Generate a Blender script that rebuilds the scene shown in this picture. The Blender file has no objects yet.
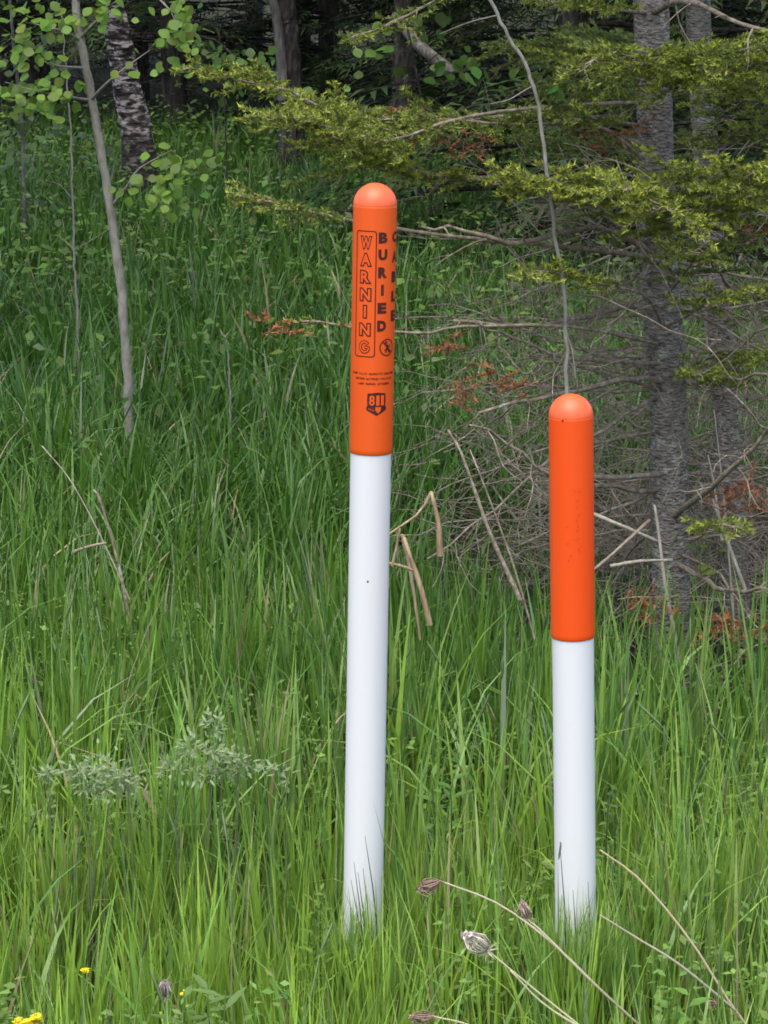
import bpy, math, random
import numpy as np
from mathutils import Vector

random.seed(7)
RNG = np.random.default_rng(7)
R = math.radians
sc = bpy.context.scene
COL = sc.collection

# ------------------------------------------------------------------ camera
H, PITCH, FPX = 2.35, R(12.8), 2790.0
CP, SP = math.cos(PITCH), math.sin(PITCH)
cam = bpy.data.cameras.new('camera')
cam.sensor_fit = 'VERTICAL'; cam.sensor_height = 24.0; cam.lens = 24.0 * FPX / 1024
cam.clip_start = 0.1; cam.clip_end = 2000
cam_o = bpy.data.objects.new('camera', cam); COL.objects.link(cam_o)
cam_o.location = (0, 0, H); cam_o.rotation_euler = (R(90) - PITCH, 0, 0)
sc.camera = cam_o


def at(px, py, Y):
    """the place in the scene that stands Y metres ahead and was measured at this spot of the photograph"""
    u, v = (px - 384) / FPX, (512 - py) / FPX
    d = np.array([u, CP + v * SP, -SP + v * CP])
    return np.array([0, 0, H]) + d * (Y / d[1])


def pix(p):
    q = np.asarray(p, float) - np.array([0, 0, H])
    dep = q[1] * CP - q[2] * SP
    return 384 + FPX * q[0] / dep, 512 - FPX * (q[1] * SP + q[2] * CP) / dep


# ------------------------------------------------------------------ materials
def new_mat(name):
    m = bpy.data.materials.new(name); m.use_nodes = True
    nt = m.node_tree; nt.nodes.clear()
    out = nt.nodes.new('ShaderNodeOutputMaterial')
    return m, nt, out


def N(nt, kind, **kw):
    n = nt.nodes.new(kind)
    for k, v in kw.items():
        if k in n.inputs: n.inputs[k].default_value = v
        else: setattr(n, k, v)
    return n


def leaf_mat(name, trans=0.35, rough=0.45, spec=0.35, amt=0.25, scale=60.0):
    m, nt, out = new_mat(name); L = nt.links.new
    at_ = N(nt, 'ShaderNodeAttribute', attribute_name='col')
    tc = N(nt, 'ShaderNodeTexCoord')
    nz = N(nt, 'ShaderNodeTexNoise', Scale=scale, Detail=2.0)
    L(tc.outputs['Object'], nz.inputs['Vector'])
    hv = N(nt, 'ShaderNodeHueSaturation')
    mr = N(nt, 'ShaderNodeMapRange')
    mr.inputs['To Min'].default_value = 1 - amt; mr.inputs['To Max'].default_value = 1 + amt
    L(nz.outputs['Fac'], mr.inputs['Value']); L(mr.outputs['Result'], hv.inputs['Value'])
    L(at_.outputs['Color'], hv.inputs['Color'])
    p = N(nt, 'ShaderNodeBsdfPrincipled', Roughness=rough)
    p.inputs['Specular IOR Level'].default_value = spec
    L(hv.outputs['Color'], p.inputs['Base Color'])
    if trans > 0:
        tr = N(nt, 'ShaderNodeBsdfTranslucent'); mx = N(nt, 'ShaderNodeMixShader')
        mx.inputs[0].default_value = trans
        L(hv.outputs['Color'], tr.inputs['Color'])
        L(p.outputs[0], mx.inputs[1]); L(tr.outputs[0], mx.inputs[2]); L(mx.outputs[0], out.inputs[0])
    else:
        L(p.outputs[0], out.inputs[0])
    return m


def bark_mat(name, stops, scale=(30, 30, 12), bump=0.6, dist=0.01, detail=6.0, rough=0.9, lich=None):
    m, nt, out = new_mat(name); L = nt.links.new
    tc = N(nt, 'ShaderNodeTexCoord'); mp = N(nt, 'ShaderNodeMapping')
    mp.inputs['Scale'].default_value = scale
    L(tc.outputs['Object'], mp.inputs['Vector'])
    nz = N(nt, 'ShaderNodeTexNoise', Scale=1.0, Detail=detail, Roughness=0.65)
    L(mp.outputs[0], nz.inputs['Vector'])
    cr = N(nt, 'ShaderNodeValToRGB')
    el = cr.color_ramp.elements
    while len(el) > 1: el.remove(el[-1])
    el[0].position = stops[0][0]; el[0].color = (*stops[0][1], 1)
    for pos, c in stops[1:]:
        e = el.new(pos); e.color = (*c, 1)
    L(nz.outputs['Fac'], cr.inputs['Fac'])
    colour = cr.outputs['Color']
    if lich:
        n2 = N(nt, 'ShaderNodeTexNoise', Scale=lich[1], Detail=5.0, Roughness=0.7)
        L(tc.outputs['Object'], n2.inputs['Vector'])
        r2 = N(nt, 'ShaderNodeMapRange')
        r2.inputs['From Min'].default_value = lich[2]; r2.inputs['From Max'].default_value = lich[2] + .06
        L(n2.outputs['Fac'], r2.inputs['Value'])
        mx = N(nt, 'ShaderNodeMix', data_type='RGBA')
        L(r2.outputs[0], mx.inputs[0]); L(colour, mx.inputs[6]); mx.inputs[7].default_value = (*lich[0], 1)
        colour = mx.outputs[2]
    p = N(nt, 'ShaderNodeBsdfPrincipled', Roughness=rough)
    p.inputs['Specular IOR Level'].default_value = 0.15
    L(colour, p.inputs['Base Color'])
    vo = N(nt, 'ShaderNodeTexVoronoi', Scale=1.6); L(mp.outputs[0], vo.inputs['Vector'])
    ad = N(nt, 'ShaderNodeMath', operation='ADD'); L(nz.outputs['Fac'], ad.inputs[0]); L(vo.outputs['Distance'], ad.inputs[1])
    b = N(nt, 'ShaderNodeBump', Strength=bump, Distance=dist)
    L(ad.outputs[0], b.inputs['Height']); L(b.outputs[0], p.inputs['Normal'])
    L(p.outputs[0], out.inputs[0])
    return m


def plastic_mat(name, col, rough=0.45, dirt=(0.5, 0.5, 0.5), amt=0.06, spec=0.4, streak=True):
    m, nt, out = new_mat(name); L = nt.links.new
    tc = N(nt, 'ShaderNodeTexCoord'); mp = N(nt, 'ShaderNodeMapping')
    mp.inputs['Scale'].default_value = (40, 40, 3) if streak else (30, 30, 30)
    L(tc.outputs['Object'], mp.inputs['Vector'])
    nz = N(nt, 'ShaderNodeTexNoise', Scale=1.0, Detail=5.0); L(mp.outputs[0], nz.inputs['Vector'])
    n2 = N(nt, 'ShaderNodeTexNoise', Scale=160.0, Detail=2.0); L(tc.outputs['Object'], n2.inputs['Vector'])
    sp = N(nt, 'ShaderNodeMapRange'); sp.inputs['From Min'].default_value = .70; sp.inputs['From Max'].default_value = .76
    sp.inputs['To Max'].default_value = .45
    L(n2.outputs['Fac'], sp.inputs['Value'])
    mr = N(nt, 'ShaderNodeMapRange'); mr.inputs['From Min'].default_value = .45; mr.inputs['From Max'].default_value = .8
    mr.inputs['To Max'].default_value = amt * 3
    L(nz.outputs['Fac'], mr.inputs['Value'])
    mx = N(nt, 'ShaderNodeMath', operation='MAXIMUM'); L(mr.outputs[0], mx.inputs[0]); L(sp.outputs[0], mx.inputs[1])
    mc = N(nt, 'ShaderNodeMix', data_type='RGBA')
    L(mx.outputs[0], mc.inputs[0]); mc.inputs[6].default_value = (*col, 1); mc.inputs[7].default_value = (*dirt, 1)
    p = N(nt, 'ShaderNodeBsdfPrincipled', Roughness=rough); p.inputs['Specular IOR Level'].default_value = spec
    L(mc.outputs[2], p.inputs['Base Color'])
    b = N(nt, 'ShaderNodeBump', Strength=.08, Distance=.002); L(nz.outputs['Fac'], b.inputs['Height']); L(b.outputs[0], p.inputs['Normal'])
    L(p.outputs[0], out.inputs[0])
    return m


M = {}
M['grass'] = leaf_mat('grass_blades', .30, .38, .45, .25, 25)
M['leaf'] = leaf_mat('broad_leaves', .40, .5, .3, .2, 40)
M['needle'] = leaf_mat('needles', .18, .55, .25, .3, 12)
M['dry'] = leaf_mat('dry_stalk', .12, .75, .15, .2, 50)
M['petal'] = leaf_mat('yellow_petals', .25, .6, .2, .1, 60)
M['spruce_bark'] = bark_mat('spruce_bark', [(.34, (.075, .06, .05)), (.47, (.17, .145, .122)), (.60, (.25, .22, .19)), (.75, (.36, .33, .29))],
                            (42, 42, 85), .9, .009, lich=((.31, .31, .25), 24, .57))
M['dark_bark'] = bark_mat('dark_bark', [(.35, (.022, .018, .016)), (.55, (.06, .052, .046)), (.7, (.11, .10, .09))], (18, 18, 5), 1.0, .03)
M['grey_bark'] = bark_mat('grey_bark', [(.35, (.07, .062, .055)), (.55, (.15, .14, .125)), (.7, (.21, .20, .18))], (18, 18, 5), .8, .02)
M['birch_bark'] = bark_mat('birch_bark', [(.42, (.018, .015, .014)), (.51, (.10, .08, .075)), (.55, (.40, .33, .30)), (.7, (.52, .45, .42))], (9, 9, 26), .6, .02, detail=5)
nt = M['birch_bark'].node_tree
_p = [n for n in nt.nodes if n.type == 'BSDF_PRINCIPLED'][0]; _c = _p.inputs['Base Color'].links[0].from_socket
_tc = [n for n in nt.nodes if n.type == 'TEX_COORD'][0]; _s = N(nt, 'ShaderNodeSeparateXYZ'); nt.links.new(_tc.outputs['Object'], _s.inputs[0])
_n = N(nt, 'ShaderNodeTexNoise', Scale=7.0, Detail=4.0); nt.links.new(_tc.outputs['Object'], _n.inputs['Vector'])
_m = N(nt, 'ShaderNodeMath', operation='MULTIPLY_ADD'); nt.links.new(_n.outputs['Fac'], _m.inputs[0]); _m.inputs[1].default_value = -1.6; nt.links.new(_s.outputs['Z'], _m.inputs[2])
_r = N(nt, 'ShaderNodeMapRange'); _r.inputs['From Min'].default_value = -.45; _r.inputs['From Max'].default_value = -.1; nt.links.new(_m.outputs[0], _r.inputs['Value'])
_x = N(nt, 'ShaderNodeMix', data_type='RGBA'); nt.links.new(_r.outputs[0], _x.inputs[0]); _x.inputs[6].default_value = (.05, .04, .036, 1); nt.links.new(_c, _x.inputs[7]); nt.links.new(_x.outputs[2], _p.inputs['Base Color'])
M['sapling_bark'] = bark_mat('sapling_bark', [(.3, (.13, .12, .095)), (.55, (.23, .215, .18)), (.75, (.30, .285, .245))], (40, 40, 20), .4, .004)
M['dead_wood'] = bark_mat('dead_wood', [(.3, (.10, .075, .052)), (.5, (.215, .17, .125)), (.72, (.37, .315, .25))], (45, 45, 45), .4, .003,
                          lich=((.33, .33, .29), 22, .60))
M['pale_wood'] = bark_mat('bleached_wood', [(.3, (.24, .20, .15)), (.55, (.38, .33, .26)), (.75, (.50, .45, .36))], (60, 60, 20), .4, .003)
M['dry_reed'] = bark_mat('dry_reed', [(.3, (.16, .105, .06)), (.5, (.28, .20, .12)), (.7, (.42, .34, .23))], (70, 70, 14), .6, .004)
M['white'] = plastic_mat('white_plastic', (.555, .555, .555), .5, (.47, .47, .43), .09)
M['orange'] = plastic_mat('orange_plastic', (.575, .070, .003), .45, (.62, .10, .015), .10)
M['vivid_orange'] = plastic_mat('vivid_orange_plastic', (.64, .060, .002), .45, (.55, .09, .012), .08)
M['cap'] = plastic_mat('orange_cap_plastic', (.63, .090, .024), .42, (.70, .17, .07), .10)
M['ink'] = plastic_mat('printed_ink', (.036, .008, .006), .55, (.14, .026, .01), .12, .25)
M['ghost'] = plastic_mat('faded_ink', (.55, .050, .003), .5, (.6, .058, .003), .2, .3)

# soil / forest floor
m, nt, out = new_mat('soil_and_thatch'); L = nt.links.new
tc = N(nt, 'ShaderNodeTexCoord')
n1 = N(nt, 'ShaderNodeTexNoise', Scale=2.0, Detail=8.0); L(tc.outputs['Object'], n1.inputs['Vector'])
n2 = N(nt, 'ShaderNodeTexNoise', Scale=60.0, Detail=6.0); L(tc.outputs['Object'], n2.inputs['Vector'])
c1 = N(nt, 'ShaderNodeValToRGB'); e = c1.color_ramp.elements
e[0].position = .35; e[0].color = (.035, .045, .016, 1); e[1].position = .65; e[1].color = (.075, .06, .038, 1)
L(n1.outputs['Fac'], c1.inputs['Fac'])
c2 = N(nt, 'ShaderNodeMix', data_type='RGBA', blend_type='MULTIPLY'); c2.inputs[0].default_value = .7
L(c1.outputs['Color'], c2.inputs[6]); L(n2.outputs['Color'], c2.inputs[7])
p = N(nt, 'ShaderNodeBsdfPrincipled', Roughness=.95); p.inputs['Specular IOR Level'].default_value = .1
L(c2.outputs[2], p.inputs['Base Color'])
b = N(nt, 'ShaderNodeBump', Strength=1.0, Distance=.04); L(n2.outputs['Fac'], b.inputs['Height']); L(b.outputs[0], p.inputs['Normal'])
L(p.outputs[0], out.inputs[0]); M['soil'] = m

# ------------------------------------------------------------------ mesh builder
OFF = {}


class MB:
    def __init__(self):
        self.v, self.q, self.t, self.c, self.n = [], [], [], [], 0

    def add(self, v, quads=None, tris=None, col=(.5, .5, .5)):
        v = np.asarray(v, np.float32).reshape(-1, 3)
        c = np.asarray(col, np.float32)
        if c.ndim == 1: c = np.tile(c, (len(v), 1))
        self.v.append(v); self.c.append(c)
        if quads is not None and len(quads): self.q.append(np.asarray(quads, np.int64) + self.n)
        if tris is not None and len(tris): self.t.append(np.asarray(tris, np.int64) + self.n)
        self.n += len(v)

    def tube(self, pts, rad, sides=5, col=(.5, .5, .5), cap=True, jit=0.0):
        pts = np.asarray(pts, float); n = len(pts)
        rad = np.broadcast_to(np.asarray(rad, float), (n,))
        tg = np.gradient(pts, axis=0); tg /= np.linalg.norm(tg, axis=1, keepdims=True) + 1e-9
        ref = np.array([0, 0, 1.0]) if abs(tg[:, 2]).mean() < .8 else np.array([0, 1.0, 0])
        a = np.cross(tg, ref); a /= np.linalg.norm(a, axis=1, keepdims=True) + 1e-9
        bb = np.cross(tg, a)
        th = np.arange(sides) * 2 * math.pi / sides
        rr = rad[:, None, None]
        if jit: rr = rr * (1 + jit * RNG.standard_normal((n, sides, 1)))
        V = pts[:, None, :] + rr * (np.cos(th)[None, :, None] * a[:, None, :] + np.sin(th)[None, :, None] * bb[:, None, :])
        i = np.arange(n - 1)[:, None] * sides; j = np.arange(sides)[None, :]; k = (j + 1) % sides
        Q = np.stack([i + j, i + k, i + sides + k, i + sides + j], -1).reshape(-1, 4)
        V = V.reshape(-1, 3); T = None
        if cap:
            V = np.vstack([V, pts[-1] + tg[-1] * rad[-1] * .6])
            e0 = (n - 1) * sides
            T = np.stack([e0 + j[0], e0 + k[0], np.full(sides, n * sides)], -1)
        self.add(V, Q, T, col)

    def build(self, name, mat, parent=None, smooth=True):
        if not self.v: return None
        V = np.concatenate(self.v)
        if parent is not None: V = V - np.asarray(OFF.get(parent.name, (0, 0, 0)), np.float32)
        Q = np.concatenate(self.q) if self.q else np.zeros((0, 4), np.int64)
        T = np.concatenate(self.t) if self.t else np.zeros((0, 3), np.int64)
        me = bpy.data.meshes.new(name)
        me.vertices.add(len(V)); me.vertices.foreach_set('co', V.astype(np.float32).ravel())
        nl = len(Q) * 4 + len(T) * 3
        me.loops.add(nl)
        me.loops.foreach_set('vertex_index', np.concatenate([Q.ravel(), T.ravel()]).astype(np.int32))
        me.polygons.add(len(Q) + len(T))
        st = np.concatenate([np.arange(len(Q)) * 4, len(Q) * 4 + np.arange(len(T)) * 3]).astype(np.int32)
        me.polygons.foreach_set('loop_start', st)
        me.polygons.foreach_set('use_smooth', np.full(len(Q) + len(T), smooth))
        C = np.concatenate(self.c)
        ca = me.attributes.new('col', 'FLOAT_COLOR', 'POINT')
        ca.data.foreach_set('color', np.hstack([C, np.ones((len(C), 1), np.float32)]).astype(np.float32).ravel())
        me.update(calc_edges=True)
        if isinstance(mat, (list, tuple)):
            for mm in mat: me.materials.append(mm)
        else: me.materials.append(mat)
        o = bpy.data.objects.new(name, me); COL.objects.link(o)
        if parent is not None:
            o.parent = parent; OFF[o.name] = OFF.get(parent.name, (0, 0, 0))
        return o


def tag(o, label, cat, group=None, kind=None):
    if label: o['label'] = label
    if cat: o['category'] = cat
    if group: o['group'] = group
    if kind: o['kind'] = kind
    return o


def empty(name, loc, label=None, cat=None, group=None):
    o = bpy.data.objects.new(name, None); COL.objects.link(o)
    o.location = tuple(float(x) for x in loc); o.empty_display_size = .1
    OFF[o.name] = tuple(float(x) for x in loc)
    return tag(o, label, cat, group)


def smooth_path(P, n):
    """Catmull-Rom through the points"""
    P = np.asarray(P, float)
    if len(P) < 3:
        t = np.linspace(0, 1, n)[:, None]; return P[0] * (1 - t) + P[-1] * t
    Q = np.vstack([2 * P[0] - P[1], P, 2 * P[-1] - P[-2]])
    out = []
    for s in np.linspace(0, len(P) - 1 - 1e-6, n):
        i = int(s); u = s - i
        a, b_, c, d = Q[i], Q[i + 1], Q[i + 2], Q[i + 3]
        out.append(.5 * ((2 * b_) + (-a + c) * u + (2 * a - 5 * b_ + 4 * c - d) * u ** 2 + (-a + 3 * b_ - 3 * c + d) * u ** 3))
    return np.array(out)


def unit(v): return v / (np.linalg.norm(v) + 1e-9)


def vary(base, n, amt=.2, hue=.12):
    base = np.asarray(base, float)
    k = 1 + amt * RNG.standard_normal((n, 1)).clip(-2, 2)
    h = 1 + hue * RNG.standard_normal((n, 3)).clip(-2, 2)
    return (base * k * h).clip(.004, .9)


# ------------------------------------------------------------------ ground
def gz(x, y):
    return .03 * np.sin(x * 1.3 + .7) * np.cos(y * .9) + .02 * np.sin(x * 3.1 + y * 2.3)


def mnoise(x, y, s=1.0):
    x, y = x * s, y * s
    return (np.sin(x * 1.7 + 1.3 * np.sin(y * 1.1 + 2)) + np.sin(y * 2.1 + 1.7 * np.sin(x * .9 + 1)) + .7 * np.sin(x * 3.7 - y * 2.9 + .5)) / 2.7


g = MB()
xs = np.concatenate([[-400, -150, -60], np.linspace(-20, 20, 81), [60, 150, 400]])
ys = np.concatenate([[-300, -100, -30], np.linspace(-6, 44, 101), [70, 150, 400, 800]])
X, Y_ = np.meshgrid(xs, ys); Z = np.where((abs(X) <= 20) & (Y_ <= 44) & (Y_ >= -6), gz(X, Y_), 0)
V = np.stack([X, Y_, Z], -1).reshape(-1, 3); nx = len(xs)
ii, jj = np.meshgrid(np.arange(len(ys) - 1), np.arange(nx - 1), indexing='ij')
a0 = (ii * nx + jj).ravel()
g.add(V, np.stack([a0, a0 + 1, a0 + nx + 1, a0 + nx], -1))
ground = g.build('ground', M['soil']); ground['kind'] = 'structure'

# ------------------------------------------------------------------ marker posts
POST_R = .0433


def text_mesh(ch, offset):
    cu = bpy.data.curves.new('tmp', 'FONT'); cu.body = ch; cu.size = 1; cu.resolution_u = 3; cu.offset = offset
    o = bpy.data.objects.new('tmp', cu); COL.objects.link(o)
    dg = bpy.context.evaluated_depsgraph_get()
    ev = o.evaluated_get(dg); me = ev.to_mesh()
    v = np.array([x.co[:2] for x in me.vertices]); me.calc_loop_triangles()
    t = np.array([tuple(x.vertices) for x in me.loop_triangles])
    ev.to_mesh_clear(); bpy.data.objects.remove(o); bpy.data.curves.remove(cu)
    return v, t


def subdiv(v, t, maxlen):
    for _ in range(5):
        e = np.max([np.linalg.norm(v[t[:, i]] - v[t[:, (i + 1) % 3]], axis=1) for i in range(3)], axis=0)
        big = e > maxlen
        if not big.any(): break
        nt_, v_, cache = [t[~big]], list(v), {}
        for tri in t[big]:
            ids = []
            for i in range(3):
                k = tuple(sorted((tri[i], tri[(i + 1) % 3])))
                if k not in cache:
                    cache[k] = len(v_); v_.append((v[k[0]] + v[k[1]]) / 2)
                ids.append(cache[k])
            a, b_, c = tri; ab, bc, ca = ids
            nt_.append(np.array([[a, ab, ca], [ab, b_, bc], [ca, bc, c], [ab, bc, ca]]))
        v, t = np.array(v_), np.concatenate(nt_)
    return v, t


def wrap(mb, v, t, r):
    """flat artwork (arc length, height) laid round the sleeve"""
    v, t = subdiv(v, t, .006)
    th = v[:, 0] / POST_R
    mb.add(np.stack([r * np.sin(th), -r * np.cos(th), v[:, 1]], -1), None, t)


def poly_ring(outer, inner):
    n = len(outer); v = np.vstack([outer, inner]); t = []
    for i in range(n):
        j = (i + 1) % n
        t += [[i, j, n + j], [i, n + j, n + i]]
    return v, np.array(t)


def rrect(cx, cy, w, h, r, n=5):
    pts = []
    for sx, sy, a0 in ((1, 1, 0), (-1, 1, 90), (-1, -1, 180), (1, -1, 270)):
        for k in range(n + 1):
            a = R(a0 + 90 * k / n)
            pts.append((cx + sx * (w / 2 - r) + r * math.cos(a), cy + sy * (h / 2 - r) + r * math.sin(a)))
    return np.array(pts)


def fan(pts):
    pts = np.asarray(pts); c = pts.mean(0); n = len(pts)
    return np.vstack([pts, c]), np.array([[i, (i + 1) % n, n] for i in range(n)])


def stroke(p, q, w):
    p, q = np.array(p, float), np.array(q, float); d = unit(q - p); s = np.array([-d[1], d[0]]) * w / 2
    return np.array([p + s, p - s, q - s, q + s]), np.array([[0, 1, 2], [0, 2, 3]])


def make_post(top, bot, Yd, y_split, y_seam, label, sleeve='orange'):
    A, B = at(*top, Yd), at(*bot, Yd)
    ax = unit(A - B)
    base = A - ax * (A[2] + .15) / ax[2]                      # 15 cm down in the soil
    root = empty('marker_post', base, label, 'marker post', 'cable marker posts in the grass')
    root.rotation_mode = 'QUATERNION'
    root.rotation_quaternion = Vector(ax).to_track_quat('Z', 'Y')
    # keep the printed face towards the road: cancel any spin of the track quaternion about the axis
    q = root.rotation_quaternion; f = q @ Vector((0, -1, 0)); spin = math.atan2(f.x, -f.y)
    root.rotation_quaternion = q @ Vector((0, 0, 1)).rotation_difference(Vector((0, 0, 1)))
    from mathutils import Quaternion
    root.rotation_quaternion = q @ Quaternion((0, 0, 1), -spin)
    OFF[root.name] = (0, 0, 0)
    total = float(np.linalg.norm(A - base))

    def s_of(py):
        lo, hi = 0.0, total
        for _ in range(40):
            mid = (lo + hi) / 2
            # the front of the post, not its axis
            if pix(base + ax * mid + np.array([0, -POST_R, 0]))[1] > py: lo = mid
            else: hi = mid
        return lo
    s_split, s_seam = s_of(y_split), total - POST_R

    def lathe(prof, n=64):
        mb = MB(); th = np.arange(n) * 2 * math.pi / n
        V = np.array([[r * math.sin(t), -r * math.cos(t), z] for r, z in prof for t in th])
        Q = [[i * n + j, i * n + (j + 1) % n, (i + 1) * n + (j + 1) % n, (i + 1) * n + j] for i in range(len(prof) - 1) for j in range(n)]
        mb.add(V, Q); return mb
    Rw = POST_R - .0022
    zs = np.linspace(0, s_split + .03, 12)
    lathe([(Rw, z) for z in zs]).build('white_tube', M['white'], root)
    sl = lathe([(Rw - .0005, s_split + .0005), (POST_R - .0008, s_split), (POST_R, s_split + .0015)] +
               [(POST_R, z) for z in np.linspace(s_split + .01, s_seam - .003, 10)] + [(POST_R, s_seam - .0003), (POST_R - .0002, s_seam)]
               ).build('orange_sleeve', M[sleeve], root)
    cap = [(POST_R - .0002, s_seam), (POST_R - .0001, s_seam + .0004)]
    cap += [(POST_R * math.cos(a), s_seam + .0004 + POST_R * math.sin(a)) for a in np.linspace(.06, math.pi / 2 - .01, 14)]
    lathe(cap).build('dome_cap', M['cap'], root)
    return root, sl, s_of, total


post1, sleeve1, s1, tot1 = make_post((375.5, 183), (362.5, 930), 5.5, 456, 205, 'taller orange topped white marker post printed with warning lettering')
post2, sleeve2, s2, tot2 = make_post((570.7, 394), (575.6, 930), 5.3, 642, 416, 'shorter orange topped white marker post without readable lettering', 'vivid_orange')

ink, fill = MB(), MB()
RI, RF = POST_R + .0004, POST_R + .0007


def letter(ch, px_c, py_c, w, h, post_cx, outline=False, embold=.03):
    th = math.asin(max(-.98, min(.98, (px_c - post_cx) / 21.8)))
    cx, cz = th * POST_R, s1(py_c)
    v, t = text_mesh(ch, embold + ((.06 if ch == 'G' else .095) if outline else 0))
    mn, mxx = v.min(0), v.max(0); c = (mn + mxx) / 2; s = np.array([w, h]) / (mxx - mn)
    if ch == 'I': s[0] = h / (mxx - mn)[1] * .95
    wrap(ink, (v - c) * s + [cx, cz], t, RI)
    if outline:
        v2, t2 = text_mesh(ch, embold + (-.012 if ch == 'G' else .006))
        wrap(fill, (v2 - c) * s + [cx, cz], t2, RF)


def pc(py): return 375.3 - (py - 200) * 13.0 / 747
for ch, y in zip('WARNING', (243, 260, 277.3, 295, 312, 330, 347.3)):
    if ch != 'G': letter(ch, pc(y) - 8.2, y, .0255, .0275, pc(y), True, .02)


def ribbon(mb, pts, w, r, ext=0.0):
    P = np.array(pts, float); P[0] += unit(P[0] - P[1]) * ext; P[-1] += unit(P[-1] - P[-2]) * ext
    tg = np.gradient(P, axis=0); tg /= np.linalg.norm(tg, axis=1, keepdims=True); nn = np.stack([-tg[:, 1], tg[:, 0]], -1) * w / 2
    n = len(P); v = np.vstack([P + nn, P - nn]); t = []
    for i in range(n - 1): t += [[i, n + i, n + i + 1], [i, n + i + 1, i + 1]]
    wrap(mb, v, np.array(t), r)


# the last letter: a rounded G drawn as a wide dark stroke with an orange core
gx, gz_ = math.asin(-8.2 / 21.8) * POST_R, s1(347.3)
gp = [(gx + .0088 * math.cos(a), gz_ + .0100 * math.sin(a)) for a in np.linspace(R(42), R(325), 26)] + [(gx + .0088, gz_ - .0030), (gx + .0086, gz_ - .0012), (gx + .0062, gz_ - .0006), (gx + .0015, gz_ - .0006)]
ribbon(ink, gp, .0068, RI, .0012); ribbon(fill, gp, .0032, RF)
for ch, y in zip('BURIED', (238, 255, 272.8, 290.3, 308.4, 326.2)):
    letter(ch, pc(y) + 8.7, y, .0192, .0220, pc(y), False, .065)
for ch, y in zip('CABLE', (238, 258, 278, 297.5, 317)):
    letter(ch, pc(y) + 19.9, y, .0192, .0220, pc(y), False, .065)
# frame round WARNING
zc, zh = (s1(231) + s1(357.5)) / 2, s1(231) - s1(357.5)
bc = -R(23) * POST_R; bw = .0445
wrap(ink, *poly_ring(rrect(bc, zc, bw, zh, .006), rrect(bc, zc, bw - .0042, zh - .0042, .0045)), RI)
# round symbol: a figure digging, in a struck ring
sx, sz = R(41) * POST_R, s1(348)
cir = lambda r, n=28: np.array([[sx + r * math.cos(2 * math.pi * k / n), sz + r * math.sin(2 * math.pi * k / n)] for k in range(n)])
wrap(ink, *poly_ring(cir(.0175), cir(.0150)), RI)
for p_, q_, w_ in (((-.010, .011), (.011, -.010), .0026), ((-.002, .006), (.002, -.002), .005), ((.002, -.002), (.006, -.011), .0032),
                   ((.001, -.002), (-.004, -.010), .0032), ((-.001, .004), (.007, .001), .0025), ((.009, .006), (-.007, -.006), .0018)):
    wrap(ink, *stroke((sx + p_[0], sz + p_[1]), (sx + q_[0], sz + q_[1]), w_), RI + .0001)
hd = np.array([[sx - .003 + .003 * math.cos(a), sz + .010 + .003 * math.sin(a)] for a in np.linspace(0, 2 * math.pi, 9)[:-1]])
wrap(ink, *fan(hd), RI + .0002)
# three lines of small print, too small to read
rr = random.Random(3)
for y, xa, xb in ((374, -19.2, 20.2), (379, -15.8, 18.5), (384, -13.6, 17.4)):
    th = math.asin(max(-1, xa / 21.8)) * POST_R; te = math.asin(min(.96, xb / 21.8)) * POST_R; z = s1(y)
    while th < te:
        for _ in range(rr.randint(4, 8)):
            if th > te: break
            w = rr.uniform(.0018, .0028)
            wrap(ink, *stroke((th, z - .0022), (th, z + .0022), .0008), RI)
            wrap(ink, *stroke((th, z + rr.choice((-.0018, 0, .0018))), (th + w, z + rr.choice((-.0018, 0, .0018))), .0009), RI + .0001)
            if rr.random() < .6: wrap(ink, *stroke((th + w, z - .0022), (th + w, z + .0022), .0008), RI + .0002)
            th += w + .0012
        th += .0028
# 811 shield
letters_ink, letters_fill, ink, fill = ink, fill, MB(), MB()
ex, ez = R(13.5) * POST_R, s1(404.3)
SH = np.array([(-.0185, .0215), (0, .0235), (.0185, .0215), (.0195, .008), (.0185, -.002), (.0215, -.009), (.020, -.0125), (0, -.0235), (-.020, -.0125), (-.0215, -.009), (-.0185, -.002), (-.0195, .008)])
wrap(ink, *fan(SH + [ex, ez]), RI)
for ch, dx in zip('811', (-.0098, .0020, .0118)):
    v, t = text_mesh(ch, .02 if ch == '8' else .0); mn, mxx = v.min(0), v.max(0); c = (mn + mxx) / 2
    wrap(fill, (v - c) * (np.array([.0112 if ch == '8' else .0066, .0205]) / (mxx - mn)) + [ex + dx, ez + .0075], t, RF)
SHV = np.array([(-.006, -.0065), (-.003, -.0052), (0, -.0062), (.003, -.0052), (.006, -.0065), (.0052, -.0135), (0, -.0190), (-.0052, -.0135)])
wrap(fill, *fan(SHV + [ex + .003, ez]), RF)
for k in range(5):
    wrap(fill, *stroke((ex - .017 + k * .0026, ez - .009 - k * .0009), (ex - .0158 + k * .0026, ez - .0095 - k * .0009), .0025), RF)
ink.build('emblem', M['ink'], sleeve1); fill.build('emblem_fill', M['orange'], sleeve1)
letters_ink.build('printed_lettering', M['ink'], sleeve1); letters_fill.build('lettering_fill', M['orange'], sleeve1)

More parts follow.
